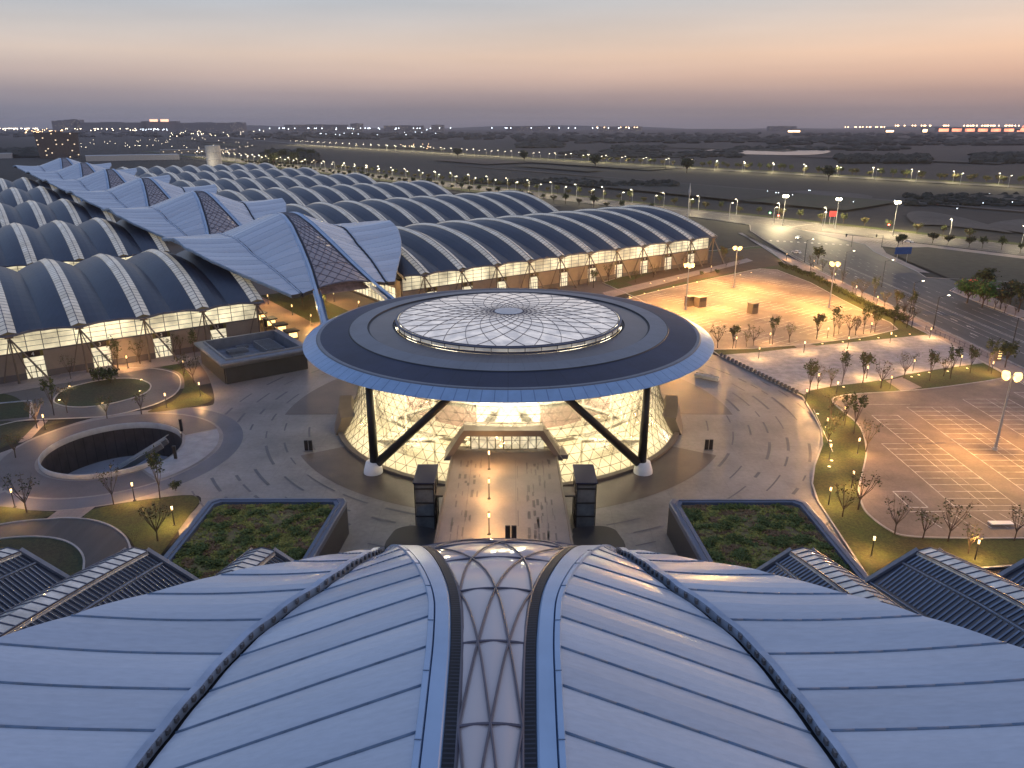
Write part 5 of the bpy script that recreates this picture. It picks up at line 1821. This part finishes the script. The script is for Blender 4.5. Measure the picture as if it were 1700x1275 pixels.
for b_, a0, st, nm in ((770, -120, 46, 'near side'), (805, -97, 46, 'far side')):
    a, i = a0, 0
    while a < 2300:
        bb = b_ + (max(0, a - 800) / 1200) ** 1 * 36
        p = ab(a, bb)
        slamp(SLF, p[0], p[1], PHI if b_ < 780 else PHI + PI, 'lamp on the %s of the far highway, %s from the right' % (nm, nth(i)), 'far highway lamps on the ' + nm)
        a += st
        i += 1
for i, (px, py, rz) in enumerate(((1463, 478, 0.15), (1400, 460, 0.1), (1549, 548, 0.1), (1510, 520, 0.2), (1677, 590, 0.1), (1335, 437, 0.2))):
    p = at(px, py)
    slamp(SLD, p[0], p[1], rz, 'dark tall street lamp with one long arm by the main road, %s one' % nth(i), 'unlit lamps along the main road')
# dark bollards along the edge of the plaza
bo = thing('bollard', 'b', 'bollard')
b = MB()
b.box((0, 0, 0.4), (0.55, 0.55, 0.8))
b.build('body', M['dash'], bo)
b = MB()
b.box((0, 0, 0.84), (0.42, 0.42, 0.1))
b.build('cap', M['black'], bo)
for i in range(21):
    t_ = i / 20
    p = at(1197 + (1322 - 1197) * t_, 593 + (655 - 593) * t_)
    lb = 'squat dark bollard between plaza and cobbled walk, %s from upper end' % nth(i)
    if i == 0:
        bo.location = (p[0], p[1], 0.3)
        bo['label'], bo['group'] = lb, 'bollards along the plaza'
        KIDS(bo)
    else:
        dup(bo, (p[0], p[1], 0.3), 0.5, lb, 'bollards along the plaza')

# ---------------------------------------------------------------- smaller things on the right
for i, (x, y, w, d, lb) in enumerate(((62.0, 255.4, 3.0, 2.2, 'left of the pair'), (65.3, 254.2, 3.4, 2.6, 'right of the pair'), (80.6, 244.6, 2.6, 2.4, 'the single one nearer the lawn strip'))):
    t = thing('vent_shaft', 'brown masonry vent shaft in the upper car park, ' + lb, 'vent shaft', (x, y, 0.25), 0.5, 'vent shafts in the upper car park')
    b = MB()
    b.box((0, 0, 1.7), (w, d, 3.4))
    b.build('body', M['bronze'], t)
    b = MB()
    b.box((0, 0, 3.5), (w + 0.3, d + 0.3, 0.2))
    b.build('cap', M['walk'], t)
    b = MB()
    for k in range(5):
        b.box((0, -d / 2 - 0.03, 2.2 + 0.22 * k), (w * 0.8, 0.06, 0.1))
    b.build('vent_grille', M['gutter'], t)
t = thing('white_board', 'flat white board lying on the lower car park tarmac', 'board', (77.2, 104.2, 0.5), 0.0)
b = MB()
b.box((0, 0, 0.12), (3.6, 1.1, 0.16))
b.build('panel', M['white'], t)
b = MB()
for dx in (-1.5, 1.5):
    b.box((dx, 0, 0.0), (0.12, 1.0, 0.1))
b.build('frame', M['steel'], t)
# fence at the end of the cobbled walk
fx = [at(1536, 549), at(1560, 560), at(1600, 578), at(1648, 601)]
t = thing('steel_fence', 'low dark steel fence between the cobbled walk and the main road', 'fence', (0, 0, 0.3))
for p, q in zip(fx, fx[1:]):
    p, q = Vector((*p[:2], 0)), Vector((*q[:2], 0))
    n = max(2, int((q - p).length / 2.2))
    for k in range(n):
        b = MB()
        r = p + (q - p) * (k / n)
        b.bar(r, r + Vector((0, 0, 1.35)), 0.06)
        b.build('post', M['black'], t)
    b = MB()
    for z in (0.25, 1.2):
        b.bar(p + Vector((0, 0, z)), q + Vector((0, 0, z)), 0.035)
    m_ = int((q - p).length / 0.25)
    for k in range(m_):
        r = p + (q - p) * (k / m_)
        b.bar(r + Vector((0, 0, 0.25)), r + Vector((0, 0, 1.2)), 0.014, n=3, cap=False)
    b.build('railing', M['black'], t)
# gate pillars and shrubs at the right end of the walk
t = thing('gatehouse', 'small lit gate pillar with round red sign at the end of the cobbled walk', 'gate pillar', (*at(1655, 600)[:2], 0.3))
b = MB()
b.box((0, 0, 1.6), (1.4, 1.0, 3.2))
b.build('pillar', M['bronze'], t)
for k in range(4):
    b = MB()
    b.box((0.1, -0.56, 0.7 + 0.7 * k), (0.9, 0.08, 0.22))
    b.build('light_bar', M['e_warm'], t)
# billboards and road signs
def signboard(nm, px, py, w, h, z, m, lb, cat, faces=1):
    p = at(px, py)
    t = thing(nm, lb, cat, (p[0], p[1], 0.15), 0.1)
    b = MB()
    for dx in (-w * 0.3, w * 0.3):
        b.bar((dx, 0, 0), (dx, 0, z + h / 2), 0.1, n=6)
    b.build('post', M['galv'], t)
    b = MB()
    b.box((0, -0.12, z), (w, 0.14, h))
    b.build('panel', m, t)
    return t
signboard('road_sign', 1496, 436, 8.0, 3.2, 5.4, mat('sign_blue', (0.02, 0.07, 0.26), 0.4), 'wide blue direction sign on two posts beyond the main road', 'road sign')
signboard('warning_board', 1653, 511, 2.2, 1.6, 4.2, mat('sign_orange', (0.75, 0.26, 0.02), 0.5), 'orange warning board before the bright green trees', 'warning board')
signboard('warning_board', 1612, 483, 3.6, 1.4, 3.6, emit('board_red', (1.0, 0.12, 0.1), 0.5, sample=False, base=(0.3, 0.02, 0.02)), 'red board on the far pavement by the side road', 'warning board')
signboard('message_sign', 1380, 374, 4.6, 3.4, 7.0, emit('led_red', (1.0, 0.05, 0.05), 0.7, sample=False, base=(0.1, 0.005, 0.005)), 'red lit message board behind the junction', 'message sign')
# traffic lights
for i, (px, py, col_) in enumerate(((1299, 376, 'e_red'), (1285, 371, 'e_green'), (1482, 393, 'e_red'), (1413, 411, None), (1463, 412, None), (1513, 545, None))):
    p = at(px, py)
    t = thing('traffic_light', 'traffic signal at the junction, %s of the six, %s' % (nth(i), {'e_red': 'showing red', 'e_green': 'showing green', None: 'dark'}[col_]), 'traffic light', (p[0], p[1], 0.1), 0, 'traffic signals')
    b = MB()
    b.bar((0, 0, 0), (0, 0, 6.4), 0.14, 0.1, n=8)
    b.bar((0, 0, 6.2), (-4.0, 0, 6.4), 0.08, n=6)
    b.build('mast', M['black'], t)
    b = MB()
    b.box((-3.4, -0.05, 6.2), (0.55, 0.3, 1.5))
    b.build('housing', M['black'], t)
    b = MB()
    b.bar((-3.4, -0.2, 6.6), (-3.4, -0.34, 6.6), 0.5 if col_ else 0.18, n=10)
    b.build('lens', M[col_] if col_ else M['gutter'], t)
# white car at the junction, two more on the avenue
def make_car(body):
    t = thing('car', 'car', 'car')
    b = MB()
    prof = [(-2.25, 0.35), (-2.3, 0.8), (-1.5, 0.98), (-0.85, 1.45), (0.75, 1.5), (1.7, 1.02), (2.25, 0.9), (2.3, 0.4)]
    rows = []
    for y, k in ((-0.9, 0.93), (-0.86, 1.0), (0.86, 1.0), (0.9, 0.93)):
        rows.append([(x, y, z * k + (1 - k) * 0.6) for x, z in prof])
    b.grid(rows)
    b.face(rows[0][::-1])
    b.face(rows[-1])
    b.build('body', body, t)
    b = MB()
    for s in (-1, 1):
        b.face([(-1.3, s * 0.905, 1.0), (-0.8, s * 0.905, 1.36), (0.68, s * 0.905, 1.4), (1.4, s * 0.905, 1.02)])
    b.face([(-1.44, -0.75, 1.03), (-1.44, 0.75, 1.03), (-0.9, 0.7, 1.44), (-0.9, -0.7, 1.44)])
    b.build('window', M['gutter'], t)
    for x in (-1.4, 1.4):
        for y in (-0.82, 0.82):
            b = MB()
            b.bar((x, y - 0.1, 0.33), (x, y + 0.1, 0.33), 0.33, n=14)
            b.build('wheel', M['black'], t)
    for y in (-0.6, 0.6):
        b = MB()
        b.box((2.3, y, 0.72), (0.08, 0.36, 0.16))
        b.build('headlight', M['e_floodw'], t)
    return t
car = make_car(M['white'])
p = at(1325, 398)
car.location = (p[0], p[1], 0.65)
car.rotation_euler = (0, 0, -2.3)
car['label'] = 'white car crossing the junction with headlights on'
KIDS(car)
for px, py, lb in ((1508, 405, 'pale car waiting on the avenue right of the crossing'), (1322, 423, 'pale car turning off the main road below the junction')):
    p = at(px, py)
    dup(car, (p[0], p[1], 0.65), 2.2, lb)
# tall slim mast with banner
p = at(1141, 372)
t = thing('banner_mast', 'tall pale mast with a spear-shaped top behind the right hall', 'mast', (p[0], p[1], 0))
b = MB()
b.bar((0, 0, 0), (0, 0, 24), 0.4, 0.16, n=8)
b.build('pole', M['galv'], t)
b = MB()
b.bar((0, 0, 16.5), (0, 0, 20), 0.25, 0.95, n=6)
b.bar((0, 0, 20), (0, 0, 25.5), 0.95, 0.04, n=6)
b.build('finial', M['concrete'], t)

# ---------------------------------------------------------------- plant building on the left of the rotunda
t = thing('plant_building', 'dark flat box building with an open roof well left of the rotunda', 'building', (*ab(67.5, -33.5)[:2], 0), PHI)
b = MB()
for (c_, d_) in (((0, -10.6, 2.2), (20.6, 0.5, 4.4)), ((0, 10.6, 2.2), (20.6, 0.5, 4.4)), ((-10.3, 0, 2.2), (0.5, 20.7, 4.4)), ((10.3, 0, 2.2), (0.5, 20.7, 4.4))):
    b.box(c_, d_)
b.build('wall', M['darkwall'], t)
b = MB()
o = [(-11.6, -12), (11.6, -12), (11.6, 12), (-11.6, 12)]
sc_ = lambda k: [(x * k, y * k) for x, y in o]
b.grid([[(*p, z) for p in sc_(k)] for k, z in ((0.93, 4.2), (0.99, 5.0), (1.0, 5.4), (0.98, 5.7), (0.84, 5.75), (0.83, 6.1), (0.79, 6.1), (0.78, 3.4))], 0, close=True)
b.build('parapet', mat('plant_parapet', (0.15, 0.16, 0.19), 0.4), t)
b = MB()
b.sheet([(-9, -9.4), (9, -9.4), (9, 9.4), (-9, 9.4)], 3.4)
b.build('roof', mat('plant_roof', (0.16, 0.17, 0.20), 0.6, scale=0.5, var=0.5), t)
for i, (x, y, w, d, h) in enumerate(((4.5, 1, 4.5, 11, 1.6), (-3, 3.5, 5, 3, 0.8), (-4.5, -3.5, 3, 4, 1.1), (0.5, -4, 2.2, 2.2, 0.9), (-0.6, 7, 3, 1.5, 0.7))):
    b = MB()
    b.box((x, y, 3.4 + h / 2), (w, d, h))
    for k in range(int(d / 0.8)):
        b.box((x, y - d / 2 + 0.4 + 0.8 * k, 3.42 + h), (w * 0.92, 0.12, 0.1), m=1)
    b.build('roof_unit', [M['steel'], M['gutter']], t)
# garden frames far left
p = at(22, 690)
t = thing('garden_frame', 'pale tubular frame in the dark garden at the far left', 'frame', (p[0], p[1], 0.1), 0.3)
b = MB()
for q, r in (((-4, 0, 0), (-4, 0, 3)), ((4, 0, 0), (4, 0, 3)), ((-4, 0, 3), (4, 0, 3)), ((4, -3, 0), (4, 0, 3)), ((4, -3, 0), (4, 0, 0))):
    b.bar(q, r, 0.14, n=6)
b.build('tubes', M['galv'], t)

for i, (a, b_) in enumerate(((96, -6), (104, 14), (112, -6), (122, 13), (132, -7), (92, 10))):
    p = ab(a, b_)
    dup(PL, (p[0], p[1], 0.9), 0, 'post lamp in the concourse under the first wing roof, %s from the rotunda' % nth(i), 'concourse post lamps')
for i, (a, b_) in enumerate(((106, 2), (114, 6), (121, 1), (130, 7))):
    p = ab(a, b_)
    plant('vase_b', p[0], p[1], 'courtyard tree on the concourse lawn under the first wing roof, %s from the rotunda' % nth(i), 'courtyard trees', z=0.9, s=0.8)
# ---------------------------------------------------------------- far country
def block(nm, x, y, w, d, h, rz, lb, cat, wm=None, lit=0.2, grp=None, floors=None, taper=1.0):
    t = thing(nm, lb, cat, (x, y, 0), rz, grp)
    b = MB()
    b.box((0, 0, h / 2), (w, d, h), top=taper)
    b.box((0, 0, h + h * 0.02), (w * 0.3, d * 0.5, h * 0.06))
    b.build('wall', wm or M['citywall'], t)
    if lit:
        fl = floors or max(3, int(h / 3.6))
        nc = max(4, int(w / 4.5))
        b = MB()
        for i in range(fl):
            for j in range(nc):
                if random.random() < lit:
                    k = 1 + (taper - 1) * (i + 0.5) / fl
                    x_ = (-w / 2 + w * (j + 0.5) / nc) * k
                    y_ = -d / 2 * k - 0.25
                    z_ = h * (i + 0.5) / fl
                    hw, hh = w / nc * 0.22, h / fl * 0.22
                    b.face([(x_ - hw, y_, z_ - hh), (x_ + hw, y_, z_ - hh), (x_ + hw, y_, z_ + hh), (x_ - hw, y_, z_ + hh)])
        if b.f:
            b.build('window', M['e_win'], t)
    return t
block('office_tower', -868, 1500, 66, 40, 46, 0.5, 'bulky brown tower with scattered lit windows left of the wing roofs', 'tower', mat('tower_brown', (0.11, 0.09, 0.085), 0.7), 0.10, taper=1.10)
t = thing('round_tower', 'pale floodlit cylindrical tower behind the halls at left centre', 'tower', (-455, 1190, 0))
b = MB()
b.lathe([(11, 0), (11, 9), (11.6, 9.2), (11.6, 10), (11, 10.2), (11, 20), (11.6, 20.2), (11.6, 21), (11, 21.2), (11, 30), (0.1, 30.5)], 32)
b.build('drum', M['concrete'], t)
light('tower_light', (-455, 1160, 6), 14000, (1, 0.85, 0.6), None, 1.0)
block('warehouse', -680, 1400, 150, 40, 9, 0.5, 'long low pale warehouse beside the brown tower', 'warehouse', M['concrete'], 0)
block('warehouse', -1000, 1460, 110, 30, 9, 0.5, 'low grey warehouse at the far left edge behind the wing roofs', 'warehouse', M['concrete'], 0)
block('warehouse', -700, 1750, 160, 30, 8, 0.4, 'second long low warehouse, behind the first one', 'warehouse', M['steel'], 0.1)
def dirx(px, Y):
    return (px - 850) / F / cT * Y * 1.0
for i, (px, w, h, lit) in enumerate(((182, 130, 95, 0.06), (202, 150, 105, 0.06), (258, 700, 80, 0.0), (330, 340, 92, 0.0), (395, 520, 78, 0.02), (25, 520, 62, 0.03), (560, 600, 60, 0.04), (690, 380, 52, 0.06), (1250, 260, 46, 0.04), (445, 120, 80, 0.1), (620, 110, 70, 0.12), (880, 500, 46, 0.05), (1010, 420, 44, 0.08), (740, 120, 58, 0.1))):
    Y = 7600
    block('far_block', dirx(px, Y), Y, w, 80, h, 0, 'hazy block on the horizon, %s in the skyline from the survey' % nth(i), 'far building', M['citywall'], lit, 'hazy blocks on the skyline', floors=14)
for i, (px, w) in enumerate(((320, 75), (336, 75))):
    t = thing('rooftop_sign', 'glowing orange sign on a far roof at left, the %s one' % ('left', 'right')[i], 'sign', (dirx(px, 7500), 7500, 84), group='rooftop signs')
    b = MB()
    b.box((0, 0, 14), (w, 4, 22))
    b.build('panel', M['e_sign'], t)
    b = MB()
    for k in (-0.35, 0.35):
        b.bar((w * k, 0, 0), (w * k, 0, 8), 1.2)
    b.build('post', M['steel'], t)
# airport on the right horizon
Y = 6800
t = thing('airport_terminal', 'long glowing red-orange terminal on the right horizon', 'terminal', (dirx(1585, Y), Y, 0))
b = MB()
for k in range(11):
    x = -560 + 112 * k
    hh = 34 if k < 6 else 26
    b.box((x, 0, hh / 2), (96, 60, hh), m=0)
    if k < 6:
        b.face([(x - 44, -31, 4), (x + 40, -31, 4), (x + 40, -31, hh - 6), (x - 44, -31, hh - 6)], 1)
    else:
        b.face([(x - 44, -31, 3), (x + 44, -31, 3), (x + 44, -31, 11), (x - 44, -31, 11)], 1)
        b.face([(x - 20, -31, 12), (x + 20, -31, 12), (x, -31, 58)], 1)
        b.bar((x, -28, 0), (x, -28, 66), 1.6)
b.build('wall', [M['citywall'], M['e_term']], t)
b = MB()
b.box((0, 0, 37), (1240, 80, 4))
b.build('roof', M['citywall'], t)
t = thing('control_tower', 'slim dark control tower at the far right of the glowing terminal', 'tower', (dirx(1678, Y), Y, 0))
b = MB()
b.bar((0, 0, 0), (0, 0, 92), 9, 8, n=12)
b.build('shaft', M['citywall'], t)
b = MB()
b.bar((0, 0, 90), (0, 0, 112), 12, 15, n=12)
b.build('cab', M['darkwall'], t)
for i, (px, w, h) in enumerate(((1410, 70, 26), (1462, 40, 40), (1268, 110, 24))):
    t = thing('far_shed', 'lit low shed on the right horizon, %s counted toward the terminal' % nth(i), 'shed', (dirx(px, 6600), 6600, 0), group='lit sheds')
    b = MB()
    b.box((0, 0, h / 2), (w, 30, h))
    b.build('wall', M['citywall'], t)
    b = MB()
    b.face([(-w * 0.45, -15.4, 2), (w * 0.45, -15.4, 2), (w * 0.45, -15.4, h * 0.6), (-w * 0.45, -15.4, h * 0.6)])
    b.build('window', M['e_faror'], t)
# far lamps: a post with a glowing head each
lam = {}
def make_far(nm, m, r, h):
    t = thing(nm, 'lamp', 'far lamp')
    b = MB()
    b.bar((0, 0, 0), (0, 0, h), 0.25, n=4)
    b.build('pole', M['steel'], t)
    b = MB()
    b.lathe([(0.01, h - r), (r * 0.75, h - r * 0.65), (r, h), (r * 0.75, h + r * 0.65), (0.01, h + r)], 8)
    b.build('lamp_head', m, t)
    return t
P0 = {'w': make_far('far_lamp', M['e_far'], 1.5, 12), 'c': make_far('far_lamp', M['e_farblue'], 1.4, 12), 'o': make_far('far_lamp', M['e_faror'], 1.6, 14)}
_f = set()
def farlamp(k, x, y, s, lb, grp):
    if k not in _f:
        _f.add(k)
        P0[k].location = (x, y, 0)
        P0[k].scale = (s, s, s)
        P0[k]['label'], P0[k]['group'] = lb, grp
        KIDS(P0[k])
    else:
        dup(P0[k], (x, y, 0), 0, lb, grp, s)
clusters = [((0, 65), (212, 222), 40, 'w', 1.4), ((40, 105), (219, 226), 34, 'o', 1.1), ((105, 260), (213, 222), 26, 'w', 1.3), ((232, 280), (214, 222), 26, 'c', 1.1), ((280, 440), (221, 236), 40, 'w', 1.0), ((120, 300), (232, 248), 36, 'w', 0.8), ((300, 420), (238, 256), 22, 'w', 0.7), ((430, 720), (209, 222), 36, 'c', 1.5), ((520, 740), (222, 228), 14, 'c', 1.0), ((720, 1060), (209, 214), 16, 'c', 1.6), ((990, 1060), (211, 214), 8, 'o', 1.6), ((1400, 1470), (211, 215), 16, 'o', 1.7), ((1480, 1690), (211, 217), 44, 'o', 2.2), ((660, 720), (240, 252), 10, 'o', 0.9), ((1330, 1690), (322, 352), 9, 'c', 0.35), ((1270, 1345), (318, 328), 6, 'c', 0.4)]
n_ = 0
names = {'w': 'yellow-white', 'c': 'cold white', 'o': 'orange'}
for ci, ((x0, x1), (y0, y1), n, k, s) in enumerate(clusters):
    for i in range(n):
        p = at(random.uniform(x0, x1), random.uniform(y0, y1))
        p = Vector(p)
        dist = min(p.y, 7000)
        x, y = p.x * dist / p.y, dist
        farlamp(k, x, y, (0.48 if y < 3500 else 0.85) * s * max(1.0, y / 3500), 'tiny %s lamp in the distance, cluster by the %s' % (names[k], ('left horizon', 'orange yards at left', 'left skyline', 'green-lit yard at left', 'left suburbs', 'road behind the brown tower', 'fields behind the halls', 'hazy middle horizon', 'middle fields', 'middle skyline', 'red glow right of centre', 'sheds left of the terminal', 'glowing terminal', 'highway toll station', 'dark fields at right', 'dark fields right of centre')[ci]), 'far lamps %d' % ci)
# woods and tree belts that read as masses
def blob(b, x, y, r, h):
    n = 7
    rings = []
    for zf, rf in ((0.0, 0.8), (0.35, 1.05), (0.7, 0.8), (0.95, 0.3)):
        rings.append([(x + r * rf * random.uniform(0.75, 1.2) * math.cos(2 * PI * k / n), y + r * rf * random.uniform(0.75, 1.2) * math.sin(2 * PI * k / n), h * zf * random.uniform(0.85, 1.12)) for k in range(n)])
    b.grid(rings, 0, close=True)
    b.face(rings[-1], 0)
b = MB()
belts = [((860, 1280), (222, 238), 240, 14), ((1280, 1700), (222, 242), 260, 14), ((420, 860), (221, 232), 220, 14), ((0, 420), (218, 228), 160, 12), ((1390, 1540), (262, 272), 160, 10), ((1220, 1500), (246, 250), 90, 9), ((1620, 1700), (258, 272), 70, 10), ((860, 930), (238, 246), 70, 10), ((0, 60), (250, 262), 60, 11), ((970, 1120), (305, 312), 90, 5), ((760, 980), (300, 306), 90, 4), ((1500, 1700), (325, 342), 120, 4), ((1020, 1100), (244, 250), 60, 8), ((930, 1230), (252, 262), 120, 7), ((440, 520), (255, 272), 80, 12)]
for (x0, x1), (y0, y1), n, h in belts:
    for i in range(n):
        p = at(random.uniform(x0, x1), random.uniform(y0, y1))
        if p[1] > 9000:
            continue
        r = h * random.uniform(0.6, 1.5) * (1 if p[1] < 1500 else 1.6)
        blob(b, p[0], p[1], r, h * random.uniform(0.5, 1.1))
struct('distant_woods', b, mat('woods', (0.020, 0.024, 0.017), 0.95, scale=0.05, var=0.5), 'stuff')
# low hills on the horizon
b = MB()
for j, (x0, x1, Y, h) in enumerate(((-11000, 1500, 10500, 60), (-3000, 11000, 11200, 45))):
    N = 120
    top = []
    for k in range(N + 1):
        x = x0 + (x1 - x0) * k / N
        top.append((x, h * max(0.05, 0.45 + 0.35 * math.sin(x / 900.0 + j) + 0.2 * math.sin(x / 310.0 + 2 * j))))
    b.grid([[(x, Y - 500, -2) for x, z in top], [(x, Y, z) for x, z in top], [(x, Y + 500, -2) for x, z in top]])
struct('hills', b, mat('hill', (0.045, 0.05, 0.05), 0.95, scale=0.003), smooth=True)

# ---------------------------------------------------------------- air
b = MB()
b.box((0, 5200, 62), (26000, 13400, 126))
m, nt, out = new_mat('haze')
pv = nd(nt, 'ShaderNodeVolumePrincipled')
pv.inputs['Color'].default_value = (0.86, 0.80, 0.84, 1)
pv.inputs['Density'].default_value = HAZE
pv.inputs['Anisotropy'].default_value = 0.3
nt.links.new(pv.outputs[0], out.inputs['Volume'])
if HAZE:
    hz = b.build('haze', m)
    hz['kind'] = 'stuff'

# ---------------------------------------------------------------- dusk sky and the last of the sun
world = bpy.data.worlds.new('World')
sc.world = world
world.use_nodes = True
nt = world.node_tree
nt.nodes.clear()
L = nt.links
out = nd(nt, 'ShaderNodeOutputWorld')
SUN_EL, SUN_AZ = math.radians(1.0), math.radians(52)       # just at the horizon, to the right of the view
sky = nd(nt, 'ShaderNodeTexSky', sky_type='NISHITA')
sky.sun_disc = False
sky.sun_elevation = SUN_EL
sky.sun_rotation = SUN_AZ
sky.air_density, sky.dust_density, sky.ozone_density = 1.4, 3.0, 3.0
bg1 = nd(nt, 'ShaderNodeBackground')
bg1.inputs[1].default_value = 0.05
L.new(sky.outputs[0], bg1.inputs[0])
tc = nd(nt, 'ShaderNodeTexCoord')
sp = nd(nt, 'ShaderNodeSeparateXYZ')
L.new(tc.outputs['Generated'], sp.inputs[0])
ab_ = nd(nt, 'ShaderNodeMath', operation='MAXIMUM')
L.new(sp.outputs[2], ab_.inputs[0])
ab_.inputs[1].default_value = 0.0
sq = nd(nt, 'ShaderNodeMath', operation='SQRT')
L.new(ab_.outputs[0], sq.inputs[0])
rp = nd(nt, 'ShaderNodeValToRGB')
cr = rp.color_ramp
def deg(e):
    return math.sqrt(max(0, math.sin(math.radians(e))))
stops = [(0.0, (0.195, 0.18, 0.21)), (1.0, (0.245, 0.21, 0.23)), (2.0, (0.37, 0.285, 0.275)), (3.2, (0.59, 0.42, 0.345)), (4.5, (0.72, 0.525, 0.405)), (5.8, (0.645, 0.525, 0.445)), (7.8, (0.515, 0.50, 0.495)), (13, (0.435, 0.455, 0.54)), (28, (0.34, 0.40, 0.54)), (55, (0.235, 0.31, 0.51)), (90, (0.19, 0.265, 0.48))]
cr.elements[0].position, cr.elements[0].color = deg(stops[0][0]), (*stops[0][1], 1)
cr.elements[1].position, cr.elements[1].color = 1.0, (*stops[-1][1], 1)
for e, c_ in stops[1:-1]:
    el = cr.elements.new(deg(e))
    el.color = (*c_, 1)
L.new(sq.outputs[0], rp.inputs[0])
mr = nd(nt, 'ShaderNodeMapRange')                      # warmer towards the set sun, cooler away from it
mr.inputs[1].default_value, mr.inputs[2].default_value = -0.75, 0.75
mr.inputs[3].default_value, mr.inputs[4].default_value = 0, 1
L.new(sp.outputs[0], mr.inputs[0])
wr = nd(nt, 'ShaderNodeValToRGB')
wr.color_ramp.elements[0].color, wr.color_ramp.elements[1].color = (0.77, 0.92, 1.09, 1), (1.11, 1.0, 0.91, 1)
L.new(mr.outputs[0], wr.inputs[0])
mu = nd(nt, 'ShaderNodeMix', data_type='RGBA', blend_type='MULTIPLY')
mu.inputs[0].default_value = 1
L.new(rp.outputs[0], mu.inputs[6])
L.new(wr.outputs[0], mu.inputs[7])
bg2 = nd(nt, 'ShaderNodeBackground')
bg2.inputs[1].default_value = 1.0
mp = nd(nt, 'ShaderNodeMapping')                       # faint uneven veils of cloud
mp.inputs['Scale'].default_value = (1.6, 1.6, 16.0)
L.new(tc.outputs['Generated'], mp.inputs[0])
nz = nd(nt, 'ShaderNodeTexNoise', scale=1.7, detail=5.0)
L.new(mp.outputs[0], nz.inputs['Vector'])
mq = nd(nt, 'ShaderNodeMapRange')
mq.inputs[1].default_value, mq.inputs[2].default_value, mq.inputs[3].default_value, mq.inputs[4].default_value = 0.3, 0.7, 0.94, 1.05
L.new(nz.outputs[0], mq.inputs[0])
mv = nd(nt, 'ShaderNodeMix', data_type='RGBA', blend_type='MULTIPLY')
mv.inputs[0].default_value = 1
L.new(mu.outputs[2], mv.inputs[6])
L.new(mq.outputs[0], mv.inputs[7])
L.new(mv.outputs[2], bg2.inputs[0])
ad = nd(nt, 'ShaderNodeAddShader')
L.new(bg1.outputs[0], ad.inputs[0])
L.new(bg2.outputs[0], ad.inputs[1])
L.new(ad.outputs[0], out.inputs[0])
sl = bpy.data.lights.new('sun', 'SUN')
sl.energy = 0.35
sl.angle = math.radians(12)
sl.color = (1.0, 0.62, 0.48)
so = bpy.data.objects.new('sun', sl)
col.objects.link(so)
el = math.radians(6)
dirv = Vector((math.sin(SUN_AZ) * math.cos(el), math.cos(SUN_AZ) * math.cos(el), math.sin(el)))
so.rotation_euler = dirv.to_track_quat('Z', 'Y').to_euler()

vs = sc.view_settings
vs.view_transform, vs.look, vs.gamma, vs.use_curve_mapping = 'Standard', 'None', 1, False
vs.exposure = 0.2
sc.cycles.use_denoising = True
sc.cycles.max_bounces = 8
sc.cycles.transparent_max_bounces = 16
sc.cycles.volume_bounces = 0
sc.cycles.sample_clamp_indirect = 6
